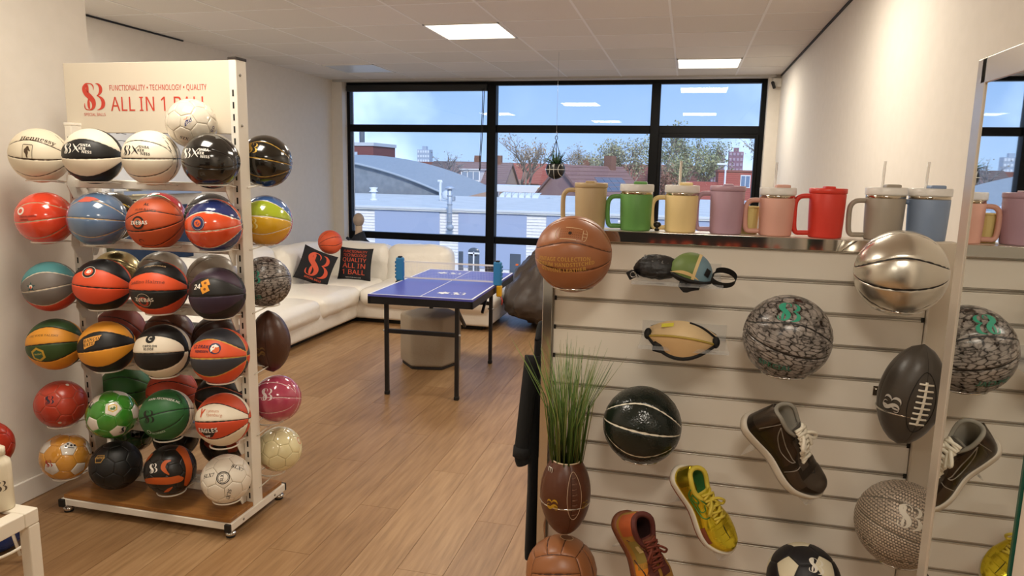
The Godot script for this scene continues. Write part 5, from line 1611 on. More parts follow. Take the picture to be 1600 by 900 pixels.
func mug(label: String, x: float, hex: String, lid: int, straw: String, r := 0.054, h := 0.15) -> void:
	# lid 0: same colour flip lid; 1: clear rim with steel band and a coloured slider
	var t := T("tumbler", label, "tumbler", Vector3(x * 0.9755, 1.371, -2.361), Vector3.ZERO, "tumblers on the slatwall top")
	r *= 0.9755
	h *= 0.9755
	var body := M(hex, 0.46)
	var hb := h - (0.012 if lid == 0 else 0.03)
	P(t, "body", lathe([Vector2(0, 0), Vector2(r * 0.86, 0), Vector2(r * 0.91, 0.002), Vector2(r * 0.925, 0.006), Vector2(r * 0.97, hb * 0.5), Vector2(r, hb - 0.002), Vector2(r * 0.985, hb), Vector2(0, hb)], 40), body)
	var hy := hb * 0.93
	var hp := []
	for c in [[-0.6, hy], [-1.35, hy], [-1.62, hy - 0.008], [-1.74, hy - 0.024], [-1.75, hy * 0.5], [-1.71, 0.026], [-1.58, 0.013], [-1.3, 0.012], [-0.6, 0.013]]:
		hp.append(Vector3(r * c[0], c[1], 0))
	P(t, "handle", tube(smooth_path(hp, 5), 0.0078, 10), body)
	if lid == 0:
		P(t, "lid", lathe([Vector2(0, hb), Vector2(r * 1.01, hb), Vector2(r * 1.04, hb + 0.002), Vector2(r * 1.04, hb + 0.014), Vector2(r * 1.0, hb + 0.016), Vector2(0, hb + 0.015)], 40), M(hex, 0.35))
		P(t, "lid_tab", rbox(Vector3(0.03, 0.008, 0.05), 0.003, 2), M(hex, 0.35), Vector3(0.0, hb + 0.018, 0.01))
	else:
		P(t, "steel_band", lathe([Vector2(r * 0.9, hb), Vector2(r * 0.985, hb), Vector2(r * 0.985, hb + 0.012), Vector2(r * 0.9, hb + 0.012)], 40), M("d2c7b4", 0.12, 1.0))
		P(t, "lid", lathe([Vector2(0, hb + 0.01), Vector2(r * 1.03, hb + 0.01), Vector2(r * 1.04, hb + 0.013), Vector2(r * 1.04, hb + 0.03), Vector2(r * 1.0, hb + 0.033), Vector2(0, hb + 0.03)], 40), M("f8f5f0b0", 0.3, 0.0, {"transparency": BaseMaterial3D.TRANSPARENCY_ALPHA}))
		P(t, "slider", rbox(Vector3(0.042, 0.012, 0.05), 0.005, 2), M(hex, 0.35), Vector3(0.012, hb + 0.036, 0.01))
	if straw != "":
		var sx := -0.012 if lid == 1 else 0.02
		P(t, "straw", tube([Vector3(sx, 0.03, -0.01), Vector3(sx + 0.004, h + 0.08, -0.012)], 0.0042, 8), M(straw, 0.25, 0.0, {"transparency": BaseMaterial3D.TRANSPARENCY_ALPHA}))

func mugs() -> void:
	mug("tan tumbler with a flip lid, leftmost on the slatwall top", -0.317, "b8a07a", 0, "")
	mug("grass green tumbler with a steel band, second on the slatwall top", -0.164, "62994f", 1, "")
	mug("pale yellow tumbler with a straw on the slatwall top", -0.017, "efd59a", 1, "efe8dcc0")
	mug("dusty mauve tumbler with a flip lid on the slatwall top", 0.127, "b896a8", 0, "")
	mug("salmon pink tumbler with a clear lid and straw on the slatwall top", 0.28, "dfaa9a", 1, "f1ece460")
	mug("bright red tumbler with a flip lid on the slatwall top", 0.429, "d83a2c", 0, "")
	mug("warm grey tumbler with straw behind the silver ball", 0.595, "a49a8c", 1, "f1ece460", 0.057, 0.158)
	mug("powder blue tumbler with straw, rightmost on the slatwall top", 0.717, "8396b4", 1, "f1ece460", 0.058, 0.158)
	var y := T("cup", "small ribbed pale yellow cup behind the salmon tumbler", "cup", Vector3(0.196, 1.371, -2.4))
	P(y, "body", grid(40, 4, func(u, w):
		var r = 0.026 + 0.003 * w + 0.0012 * cos(u * TAU * 16)
		return Vector3(cos(u * TAU) * r, 0.085 * w, sin(u * TAU) * r)), M("e6d48e", 0.5))
	P(y, "rim", tube(range(24).map(func(k): return Vector3(cos(TAU * k / 24.0) * 0.029, 0.085, sin(TAU * k / 24.0) * 0.029)), 0.003, 6, true), M("e6d48e", 0.5))
	var kn := T("knob", "small black knob on the slatwall top between green and yellow tumblers", "knob", Vector3(-0.09, 1.371, -2.36))
	P(kn, "stem", cyl(0.008, 0.012, 12, 0.002), M("141414", 0.4), Vector3(0, 0.006, 0))
	P(kn, "head", ellipsoid(Vector3(0.013, 0.011, 0.013), 16, 10), M("141414", 0.35), Vector3(0, 0.02, 0))

func wire_ring(label: String, c: Vector3, drop: float, r: float) -> void:
	var t := T("wire_holder", label, "ball holder", c + Vector3(0, -drop, 0), Vector3.ZERO, "chrome ring holders on the slatwall")
	var pts := []
	for k in 32:
		pts.append(Vector3(cos(TAU * k / 32.0) * r, 0, sin(TAU * k / 32.0) * r))
	P(t, "ring", tube(pts, 0.0028, 8, true), chrome())
	var zb := ZS - c.z + 0.004
	for s in [-1, 1]:
		P(t, "arm", tube([Vector3(s * r * 0.6, 0, -r * 0.8), Vector3(s * r * 0.55, 0.0, zb * 0.7), Vector3(s * r * 0.5, 0.004, zb)], 0.0028, 8), chrome())
	P(t, "hook_plate", rbox(Vector3(r * 1.3, 0.03, 0.003), 0.001), chrome(), Vector3(0, 0.0, zb))

func strip_panel(u0: float, u1: float) -> ArrayMesh:      # part of a cube face blown up to a sphere, facing +z
	var key := "strip%.2f%.2f" % [u0, u1]
	if gcache.has(key):
		return gcache[key]
	var us := [0.0, 0.05, 0.12, 0.35, 0.65, 0.88, 0.95, 1.0]
	var vs := [0.0, 0.02, 0.05, 0.15, 0.3, 0.5, 0.7, 0.85, 0.95, 0.98, 1.0]
	var m := grid(us.size() - 1, vs.size() - 1, func(u, w):
		var i := int(round(u * (us.size() - 1)))
		var j := int(round(w * (vs.size() - 1)))
		var a: float = lerpf(u0 + 0.012, u1 - 0.012, us[i]) * PI / 4
		var b: float = lerpf(-0.988, 0.988, vs[j]) * PI / 4
		var e := mini(mini(i, us.size() - 1 - i), mini(j, vs.size() - 1 - j))
		return Vector3(tan(a), tan(b), 1.0).normalized() * [0.982, 0.997, 1.003][mini(e, 2)])
	gcache[key] = m
	return m

func wall_balls() -> void:
	var a := basketball("vintage tan leather basketball with gold lettering, at the left end of the slatwall top", Vector3(-0.327, 1.307, -2.14), 0.234, 0, Vector3(25, -6, -2), ["9e6440"], "5a2f14", "leather", [
		["t", "VINTAGE COLLECTION", -0.3, -0.14, 0.1, 0, "c4954a", 0, 1], ["t", "PREMIUM HANDSTITCHED", -0.3, -0.28, 0.1, 0, "c4954a", 0, 1], ["t", "GENUINE LEATHER", -0.28, -0.42, 0.1, 0, "c4954a", 0, 1],
		["ring", "", -0.1, 0.52, 0.045, 0, "2a150a", 0.0, 2]])
	var pts := []
	for k in 40:
		var q := Vector2.from_angle(TAU * k / 40.0)
		pts.append(Vector2(q.x * 0.07 + signf(q.x) * 0.34, q.y * 0.17))
	var dash := PackedVector2Array()
	for k in 40:
		var p: Vector2 = pts[k].lerp(pts[(k + 1) % 40], 0.15)
		var q: Vector2 = pts[k].lerp(pts[(k + 1) % 40], 0.75)
		if p.distance_to(q) > 0.2:      # the straight sides, in short stitches
			for i in 14:
				var s := p.lerp(q, i / 14.0)
				dash.append_array(sh_move(sh_rect(0.028, 0.014, 1), s.x, s.y))
			continue
		var n := (q - p).normalized().orthogonal() * 0.008
		dash.append_array(PackedVector2Array([p - n, p + n, q + n, p - n, q + n, q - n]))
	for i in 3:
		dash.append_array(sh_move(sh_rect(0.012, 0.3, 3), -0.3 + 0.6 * (i % 2), 0))
	dash.append_array(sh_move(sh_rect(0.1, 0.012, 3), 0.36, 0.05))
	dash.append_array(sh_move(sh_rect(0.1, 0.012, 3), 0.36, -0.05))
	ball_print(a, "stitching", dash, M("e0c6a0", 0.6), 0.117, -0.08, 0.52, -5, 1.009)
	var fl := PackedVector2Array()
	for i in 40:
		fl.append_array(sh_move(sh_rect(0.022, 0.014, 1), -0.25 + 0.05 * (i % 11), -0.1 + 0.07 * (i / 11), (i * 37) % 90))
	ball_print(a, "stamped_pattern", fl, M("6a3716", 0.5), 0.117, -0.08, 0.52, -5, 1.008)
	wire_ring("chrome ring holder under the vintage tan leather basketball", Vector3(-0.327, 1.307, -2.14), 0.1, 0.062)
	basketball("grey crackle print basketball with teal monogram on the slatwall", Vector3(0.304, 1.095, -2.14), 0.246, 0, Vector3(24, 8, -11), ["a8a099"], "17120f", "print", [["mark", "", 0.0, 0.58, 0.5, -6, "2f9a7c", 0, 2], ["t", "SPECIAL", -0.22, -0.68, 0.14, -14, "2f6f5c", 0, 1]])
	wire_ring("chrome ring holder under the crackle print basketball", Vector3(0.304, 1.095, -2.14), 0.107, 0.062)
	basketball("dark green embossed basketball with white seams on the slatwall", Vector3(-0.095, 0.787, -2.14), 0.24, 0, Vector3(11, -4, -8), ["151d18"], "e6decb", "croc", [])
	wire_ring("chrome ring holder under the dark green basketball", Vector3(-0.095, 0.787, -2.14), 0.103, 0.062)
	basketball("shiny silver basketball with black seams at the right end of the slatwall", Vector3(0.583, 1.297, -2.14), 0.236, 0, Vector3(22, 6, 3), ["dcd7cb"], "15110e", "chrome", [])
	wire_ring("chrome ring holder under the shiny silver basketball", Vector3(0.583, 1.297, -2.14), 0.1, 0.062)
	basketball("silver mesh textured basketball with raised silver monogram beside the mirror", Vector3(0.656, 0.568, -2.14), 0.248, 0, Vector3(14, -8, -16), ["dbd3c8"], "6f665a", "mesh", [["mark", "", 0.16, 0.18, 0.52, -6, "ddd5c6", 0, 2]])
	wire_ring("chrome ring holder under the silver mesh basketball", Vector3(0.656, 0.568, -2.14), 0.108, 0.062)
	# old leather football of eighteen strips
	var v := T("football", "plain tan leather football of long strips at the bottom left of the slatwall", "football", Vector3(-0.331, 0.257, -2.14))
	face_eye(v)
	var R := 0.117
	var tilt := Basis.from_euler(Vector3(0.35, -0.2, 0.06))
	var core := P(v, "seam", core_mesh(), M("4a2610", 0.6))
	core.scale = Vector3.ONE * R
	var sides := [Basis(), Basis(Vector3.UP, PI / 2), Basis(Vector3.UP, PI), Basis(Vector3.UP, -PI / 2), Basis(Vector3.RIGHT, -PI / 2), Basis(Vector3.RIGHT, PI / 2)]
	for i in 6:
		for k in 3:
			var p := P(v, "panel", strip_panel(-1.0 + k * 2.0 / 3.0, -1.0 + (k + 1) * 2.0 / 3.0), finish("99623c", "leather"))
			var spin: float = [PI / 2, 0.0, PI / 2, 0.0, 0.0, 0.0][i]
			p.transform = Transform3D(tilt * sides[i] * Basis(Vector3.BACK, spin) * Basis.from_scale(Vector3.ONE * R), Vector3.ZERO)
	ball_print(v, "valve_patch", sh_rect(0.34, 0.26), M("74421f", 0.5), R, 0.12, 0.9, -4, 1.01)
	ball_print(v, "stitching", sh_ring(0.17, 0.19), M("d9bd94", 0.6), R, 0.12, 0.9, -4, 1.012)
	wire_ring("chrome ring holder under the plain tan leather football", Vector3(-0.331, 0.257, -2.14), 0.1, 0.062)
	football("black football with cream pentagons at the bottom of the slatwall", Vector3(0.408, 0.352, -2.14), 0.212, Vector3(34, 18, 16), "e6dcc0", "17151b", "0b0a0a", "pebble", [["mark", "", 0.3, 0.42, 0.42, -8, "efe9da", 0, 1]])
	wire_ring("chrome ring holder under the black and cream football", Vector3(0.408, 0.352, -2.14), 0.093, 0.055)
	# american football
	var f := T("american_football", "charcoal american football with white laces beside the mirror", "american football", Vector3(0.64, 0.957, -2.13), Vector3(6, -4, -6))
	P(f, "bladder", rugby_panel(0.0, TAU, -0.99, 0.99, 0.081, 0.15), M("0e0c0b", 0.7))
	for k in 4:
		P(f, "panel", rugby_panel(TAU * k / 4 + 0.008, TAU * (k + 1) / 4 - 0.008, -0.997, 0.997, 0.083, 0.152), finish("48423c", "leather"), Vector3.ZERO, Vector3(0, -80, 0))
	var surf := func(a: float, y: float, lift: float) -> Vector3:
		var q := y / 0.152
		var r := 0.083 * pow(1.0 - q * q, 0.62) + lift
		return Vector3(sin(a) * r, y, cos(a) * r)
	var lace := M("efe8d8", 0.6)
	var spine := []
	for k in 13:
		spine.append(surf.call(0.14, -0.055 + 0.125 * k / 12.0, 0.003))
	P(f, "lace_spine", tube(spine, 0.0036, 6), lace)
	for k in 8:
		var row := []
		for i in 5:
			row.append(surf.call(0.14 + (i - 2) * 0.115, -0.052 + 0.0165 * k, 0.004))
		P(f, "lace", tube(row, 0.0027, 6), lace)
	var edge := []
	for k in 24:
		var q := TAU * k / 24.0
		edge.append(surf.call(0.14 + cos(q) * 0.42, 0.006 + sin(q) * 0.088, 0.0006))
	P(f, "lace_panel_seam", tube(edge, 0.0012, 5, true), M("171412", 0.6))
	for s in [[-0.75, -0.012], [1.15, -0.03]]:
		for b in 2:
			P(f, "logo", print_mesh(sh_move(sh_mark(0.046), 0, 0, 84, 1.0), func(p): return surf.call(s[0] + (p.x + 0.002 * b) / 0.08, s[1] + p.y - 0.002 * b, 0.0022 - 0.0008 * b)), M("141110" if b else "cfcac2", 0.4))
	wire_ring("chrome ring holder round the charcoal american football", Vector3(0.635, 0.915, -2.135), 0.0, 0.078)

func bags() -> void:
	for s in [["clear acrylic shelf under the black and the green pouches", -0.015, 1.232, 0.262], ["clear acrylic shelf under the cream pouch", 0.014, 1.038, 0.262]]:
		var a := T("acrylic_shelf", s[0], "shelf", Vector3(s[1], s[2], -2.2))
		P(a, "plate", box(Vector3(s[3], 0.004, 0.19)), clear())
		P(a, "front_lip", box(Vector3(s[3], 0.012, 0.004)), clear(), Vector3(0, 0.004, 0.094))
		P(a, "back_plate", box(Vector3(s[3], 0.05, 0.004)), clear(), Vector3(0, 0.024, -0.094))
	var black := M("121213", 0.75)
	var b := T("waist_bag", "crumpled black waist bag on the upper clear shelf", "waist bag", Vector3(-0.074, 1.234, -2.17))
	var ns := FastNoiseLite.new()
	ns.seed = 3
	ns.frequency = 1.4
	P(b, "pouch", grid(48, 28, func(u, w):
		var la = (w - 0.5) * PI
		var d = Vector3(cos(la) * cos(u * TAU), sin(la), cos(la) * sin(u * TAU))
		var q = d * Vector3(0.07, 0.046, 0.048)
		if q.y < 0:
			q.y *= 0.6
		return q + d * ns.get_noise_3dv(d * 1.3) * 0.007 + Vector3(0, 0.035, 0)), M("1b1b1d", 0.5, 0.0, {"normal_enabled": true, "normal_texture": normal_tex("hide", 256, 0.06, 3.0), "normal_scale": 0.5, "uv1_triplanar": true, "uv1_scale": Vector3(6, 6, 6)}))
	var scr := PackedVector2Array()
	for i in 16:
		var o := Vector2(-0.04 + 0.02 * (i % 5), -0.012 + 0.014 * (i / 5))
		scr.append_array(sh_move(sh_ribbon([[0, 0, .002], [.005, .006, .003], [.01, .001, .002]], 3), o.x, o.y, (i * 50) % 180))
	P(b, "print", print_mesh(scr, func(p): return Vector3(p.x, 0.042 + p.y, 0.043 - 7.0 * p.x * p.x - 9.0 * p.y * p.y)), M("6a6764", 0.5)).set_meta("kind", "stuff")
	P(b, "strap", grid(2, 12, func(u, w): return Vector3(-0.055 - 0.03 * w, 0.012 + 0.02 * sin(w * 3.0), 0.02 + (u - 0.5) * 0.026)), black)
	P(b, "buckle", rbox(Vector3(0.022, 0.026, 0.01), 0.003, 2), M("1a1a1c", 0.35), Vector3(-0.076, 0.02, 0.034), Vector3(0, 0, 30))
	P(b, "buckle_ring", tube(range(16).map(func(k): return Vector3(cos(TAU * k / 16.0) * 0.008, sin(TAU * k / 16.0) * 0.008, 0)), 0.0015, 6, true), M("b9b9b9", 0.2, 0.9), Vector3(-0.07, 0.022, 0.042))
	# half ball pouch, green, cream and blue
	var dome := func(a0: float, a1: float, rx: float, ry: float, rz: float):
		# slice of a half dome between two angles round the z axis direction, apex up
		return grid(14, 12, func(u, w):
			var th = lerpf(a0, a1, u)
			var ph = w * PI
			return Vector3(-cos(th) * rx, sin(th) * sin(ph) * ry, -sin(th) * cos(ph) * rz))
	var c := T("waist_bag", "half ball shaped pouch in green, cream and blue grey with a black strap loop", "waist bag", Vector3(0.022, 1.262, -2.155), Vector3(10, -8, -15))
	P(c, "panel", dome.call(0.0, 1.72, 0.064, 0.066, 0.055), M("63793c", 0.55))
	P(c, "panel", dome.call(1.80, PI, 0.064, 0.066, 0.055), M("6f8f9f", 0.55))
	P(c, "stripe", dome.call(1.70, 1.84, 0.0655, 0.0675, 0.0565), M("d9bf86", 0.5))
	P(c, "stripe", grid(10, 3, func(u, w): return Vector3(lerpf(-0.055, 0.03, u), 0.006 + 0.018 * sin(u * 3.0) * (0.4 + 0.6 * w), 0.0565 - 0.01 * absf(u - 0.5))), M("e0c48a", 0.5))
	var trim := []
	for k in 32:
		trim.append(Vector3(cos(TAU * k / 32.0) * 0.065, 0, sin(TAU * k / 32.0) * 0.056))
	P(c, "piping", tube(trim, 0.005, 8, true), black)
	P(c, "base", ellipsoid(Vector3(0.062, 0.02, 0.052), 24, 10), M("161617", 0.7), Vector3(0, -0.006, 0))
	P(c, "tag", box(Vector3(0.018, 0.022, 0.002)), M("171516", 0.6), Vector3(0.047, 0.03, 0.031), Vector3(-20, 50, -30))
	P(c, "flap", grid(6, 6, func(u, w): return Vector3(lerpf(-0.02, 0.04, u), -0.008 - 0.035 * w * (1.0 - absf(u - 0.4)), 0.05 + 0.006 * sin(u * 6.0))), M("141415", 0.8))
	P(c, "strap", grid(2, 24, func(u, w):
		var q = w * TAU
		return Vector3(0.095 + 0.034 * cos(q + 2.6), 0.022 + 0.015 * sin(q + 2.6) + 0.01 * w + (u - 0.5) * 0.021, 0.02 + 0.02 * sin(q) + (u - 0.5) * 0.012)), M("161617", 0.8))
	# cream half moon pouch
	var d := T("waist_bag", "cream half moon pouch with black edging on the lower clear shelf", "waist bag", Vector3(0.008, 1.066, -2.155), Vector3(14, -4, -3))
	P(d, "panel", grid(24, 12, func(u, w):
		var x = lerpf(-1.0, 1.0, u)
		var top = 0.068 * (1.0 - x * x * 0.85) - 0.004
		return Vector3(x * 0.1, lerpf(0.034 * (1 - x * x), top, w), 0.062 - 0.05 * w * w - 0.05 * x * x)), M("e2c79a", 0.5))
	P(d, "panel", grid(24, 8, func(u, w):
		var x = lerpf(-1.0, 1.0, u)
		return Vector3(x * 0.1, lerpf(-0.038 * (1 - x * x), 0.034 * (1 - x * x), w), 0.058 + 0.006 * sin(w * PI * 0.7) - 0.05 * x * x)), M("dcb988", 0.5))
	var arc := []
	var low := []
	for k in 17:
		var x := -1.0 + k / 8.0
		arc.append(Vector3(x * 0.1, 0.035 * (1 - x * x), 0.0632 - 0.05 * x * x))
		low.append(Vector3(x * 0.102, -0.039 * (1 - x * x), 0.058 - 0.05 * x * x))
	P(d, "stripe", tube(arc, 0.0035, 8), M("b8a04a", 0.5))
	P(d, "piping", tube(low, 0.006, 8), black)
	P(d, "back", grid(20, 6, func(u, w):
		var x = lerpf(-1.0, 1.0, u)
		return Vector3(x * 0.1, lerpf(0.062 * (1.0 - x * x * 0.8) - 0.004, -0.03 * (1 - x * x), w), 0.01 - 0.05 * x * x - 0.02 * w)), M("161617", 0.8))
	for s in [-1, 1]:
		P(d, "end_gusset", ellipsoid(Vector3(0.012, 0.018, 0.018), 14, 10), black, Vector3(s * 0.1, 0.004, 0.006))
	P(d, "zip", tube(smooth_path([Vector3(0.02, 0.061, 0.014), Vector3(0.06, 0.044, 0.004), Vector3(0.097, 0.012, -0.01)], 5), 0.0035, 6), black)
	P(d, "mark", grid(5, 2, func(u, w): return Vector3(-0.06 + 0.035 * u, 0.045 + 0.008 * u + 0.008 * w, 0.034 - 0.008 * w)), M("d8cf3a", 0.5))
	P(d, "strap", rbox(Vector3(0.07, 0.03, 0.02), 0.006, 2), M("121213", 0.85), Vector3(-0.045, -0.022, 0.04), Vector3(0, 0, -8))

func shoe(called_label: String, pos: Vector3, fx: Vector3, fy: Vector3, o: Dictionary) -> Node3D:
	var t := T("shoe", called_label, "shoe", pos)
	var x := fx.normalized()
	var z := x.cross(fy).normalized()
	t.basis = Basis(x, z.cross(x), z)
	var L: float = o.L
	var wide := func(s: float) -> float:
		var w: float = lerpf(0.031, 0.033, s) + 0.012 * exp(-pow((s - 0.72) / 0.2, 2.0)) - 0.004 * exp(-pow((s - 0.42) / 0.14, 2.0))
		var e := 1.0
		if s < 0.12:
			e = sqrt(maxf(0.0, 1.0 - pow(1.0 - s / 0.12, 2.0)))
		elif s > 0.78:
			e = sqrt(maxf(0.0, 1.0 - pow((s - 0.78) / 0.22, 2.2)))
		return maxf(w * e * o.get("fat", 1.0), 0.0012)
	var hs: Array = o.heights      # [s, height] along the top line
	var height := func(s: float) -> float:
		for k in hs.size() - 1:
			if s <= hs[k + 1][0]:
				return lerpf(hs[k][1], hs[k + 1][1], smoothstep(0.0, 1.0, (s - hs[k][0]) / (hs[k + 1][0] - hs[k][0])))
		return hs[-1][1]
	var o0: float = o.open[0]
	var o1: float = o.open[1]
	var y0: float = o.sole
	var sc := (o0 + o1) / 2 + 0.012
	var sa := (o1 - o0) / 2 + 0.012
	var zmax: float = 0.0245 * o.get("fat", 1.0)
	var mouth := func(s: float) -> float:      # half width of the opening
		var q := (s - sc) / sa
		return zmax * sqrt(maxf(0.0, 1.0 - q * q)) * (1.0 - 0.25 * q)
	var upper := func(s: float, v: float, lift := 0.0) -> Vector3:
		# v from 0 (outer edge of the sole) over the collar or the vamp to 1 (inner edge)
		var w: float = wide.call(s) - 0.002
		var h: float = height.call(s)
		if s > 0.88:
			h = lerpf(h, height.call(0.88) * sqrt(maxf(0.0, 1.0 - pow((s - 0.88) / 0.121, 2.0))), 0.85)
		var zt: float = minf(mouth.call(s), w * 0.94)
		var sg := 1.0 if v <= 0.5 else -1.0
		var m := 0.5 - absf(v - 0.5)
		var q := clampf(m / 0.3, 0.0, 1.0)
		var zz := lerpf(zt, w * (1.0 + 0.04 * sin(q * PI)), pow(cos(q * PI / 2), 0.8))
		var yy := h * pow(sin(q * PI / 2), 0.75)
		if m > 0.3:
			var p := (m - 0.3) / 0.2
			zz = zt * (1.0 - p * p)
			yy = lerpf(h, lerpf(h, 0.01, clampf(zt / zmax * 1.6, 0, 1)), smoothstep(0.0, 0.55, p))
		var nrm := Vector3(0.0, sin(q * PI / 2) + 0.05, cos(q * PI / 2) * sg).normalized()
		return Vector3(s * L, y0 + yy, zz * sg) + nrm * lift
	var U: Material = o.mat
	# sole
	var rim := func(s: float, side: float, k: float) -> Vector3:
		return Vector3(lerpf(0.5, s, k) * L, 0, side * wide.call(s) * k)
	var ring := []
	var ss := []
	for k in 25:
		ss.append(0.5 - 0.5 * cos(PI * k / 24.0))
	for s in ss:
		ring.append(Vector2(s, 1))
	for k in range(23, 0, -1):
		ring.append(Vector2(ss[k], -1))
	var spring := func(s: float) -> float:
		return 0.012 * smoothstep(0.78, 1.0, s)
	var layer := func(y_lo: float, y_hi: float, grow: float):
		var prof := [[0.0, y_lo], [0.7, y_lo], [1.0 + grow - 0.03, y_lo], [1.0 + grow, y_lo + 0.003], [1.0 + grow, y_hi - 0.003], [1.0 + grow - 0.03, y_hi], [0.7, y_hi], [0.0, y_hi]]
		return grid(ring.size(), prof.size() - 1, func(u, w):
			var r: Vector2 = ring[int(round(u * ring.size())) % ring.size()]
			var p = prof[int(round(w * (prof.size() - 1)))]
			var c: Vector3 = rim.call(r.x, r.y, p[0])
			return Vector3(c.x, p[1] + spring.call(c.x / L), c.z))
	P(t, "outsole", layer.call(0.0, 0.007, 0.02), o.outsole)
	P(t, "midsole", layer.call(0.0065, o.sole + 0.006, 0.05), o.midsole)
	var ns := 34
	P(t, "upper", grid(ns, 44, func(u, w): return upper.call(0.5 - 0.5 * cos(PI * u), w) + Vector3(0, spring.call(0.5 - 0.5 * cos(PI * u)), 0)), U)
	for pt in o.patches:      # [name, s0, s1, v0, v1, material, lift]
		P(t, pt[0], grid(22, 14, func(u, w):
			var s: float = lerpf(pt[1], pt[2], u)
			return upper.call(s, lerpf(pt[3], pt[4], w), pt[6] if pt.size() > 6 else 0.0012) + Vector3(0, spring.call(s), 0)), pt[5])
	for ln in o.lines:        # [name, [[s, v], ...], radius, material]
		var pts := smooth_path(ln[1].map(func(q): return upper.call(q[0], q[1], 0.0016) + Vector3(0, spring.call(q[0]), 0)), 5)
		P(t, ln[0], tube(pts, ln[2], 5), ln[3])
	# padded collar round the opening
	var col := []
	for k in 28:
		var q := TAU * k / 28.0
		var cs := sc + sa * 0.97 * cos(q)
		col.append(Vector3(cs * L, y0 + height.call(cs) - 0.001, zmax * sin(q) * (1.0 - 0.25 * cos(q)) * 0.98))
	P(t, "collar", tube(col, o.pad, 8, true), o.collar_mat)
	P(t, "lining", grid(28, 5, func(u, w):
		var q = u * TAU
		var k = lerpf(0.92, 0.55, w)
		var cs = sc + sa * k * cos(q)
		return Vector3(cs * L, lerpf(y0 + height.call(cs) - 0.002, y0 + 0.014, w), zmax * k * sin(q) * (1.0 - 0.25 * cos(q)))), o.lining)
	# tongue
	var ts: float = o1 - 0.01
	P(t, "tongue", grid(8, 10, func(u, w):
		var s = lerpf(ts + 0.2, ts - 0.07, w)
		var y = y0 + lerpf(height.call(ts + 0.2) + 0.003, o.tongue, smoothstep(0.0, 1.0, w))
		var zz = (u - 0.5) * 2.0
		return Vector3(s * L, y - 0.01 * zz * zz, zz * lerpf(0.016, 0.022, w))), o.tongue_mat)
	P(t, "tongue", grid(8, 10, func(u, w):
		var s = lerpf(ts + 0.2, ts - 0.07, w) - 0.018
		var y = y0 + lerpf(height.call(ts + 0.2) - 0.004, o.tongue - 0.004, smoothstep(0.0, 1.0, w))
		var zz = (u - 0.5) * 2.0
		return Vector3(s * L, y - 0.012 * zz * zz, zz * lerpf(0.015, 0.021, w)), true), o.collar_mat)
	# laces
	var lr: float = o.lace_r
	var rows: int = o.rows
	for k in rows:
		var s0: float = lerpf(ts + 0.27, ts - 0.005, k / float(rows - 1))
		var s1: float = lerpf(ts + 0.27, ts - 0.005, (k + 0.7) / float(rows - 1))
		var pl := []
		for i in 7:
			var s := lerpf(s0, s1, i / 6.0)
			var zz := lerpf(1.0, -1.0, i / 6.0)
			var tw := clampf((ts + 0.22 - s) / 0.27, 0.0, 1.0)
			pl.append(Vector3(s * L, y0 + lerpf(height.call(minf(s, 0.99)) + 0.002, o.tongue, smoothstep(0.0, 1.0, tw) * 0.8) + 0.005 - 0.008 * zz * zz, zz * 0.021))
		P(t, "lace", tube(pl, lr, 6, false, []), o.lace)
		var pr := []
		for q in pl:
			pr.append(Vector3(q.x, q.y + 0.002, -q.z))
		P(t, "lace", tube(pr, lr, 6), o.lace)
	var kn := Vector3((ts + 0.02) * L, y0 + height.call(ts + 0.02) + 0.01, 0.0)
	for s in [-1, 1]:
		P(t, "lace_bow", tube(smooth_path([kn, kn + Vector3(0.012, 0.014, s * 0.018), kn + Vector3(0.03, 0.006, s * 0.036), kn + Vector3(0.036, -0.006, s * 0.03), kn + Vector3(0.012, 0.002, s * 0.01), kn], 5), lr, 6), o.lace)
		P(t, "lace_end", tube(smooth_path([kn, kn + Vector3(0.02, 0.004, s * 0.012), kn + Vector3(0.045, -0.012, s * (0.02 + 0.006 * s))], 5), lr * 0.9, 6), o.lace)
	return t

func holder(label: String, pos: Vector3, fx: Vector3, fy: Vector3) -> void:
	var h := T("shoe_holder", label, "shoe holder", pos)
	var x := fx.normalized()
	var z := x.cross(fy).normalized()
	h.basis = Basis(x, z.cross(x), z)
	P(h, "plate", box(Vector3(0.24, 0.003, 0.07)), clear(), Vector3(0.15, -0.003, 0))
	P(h, "toe_stop", box(Vector3(0.003, 0.022, 0.07)), clear(), Vector3(0.2955, 0.008, 0))
	P(h, "toe_rest", box(Vector3(0.03, 0.003, 0.07)), clear(), Vector3(0.283, -0.003, 0))
	P(h, "back_plate", box(Vector3(0.003, 0.08, 0.06)), clear(), Vector3(0.09, -0.045, 0))

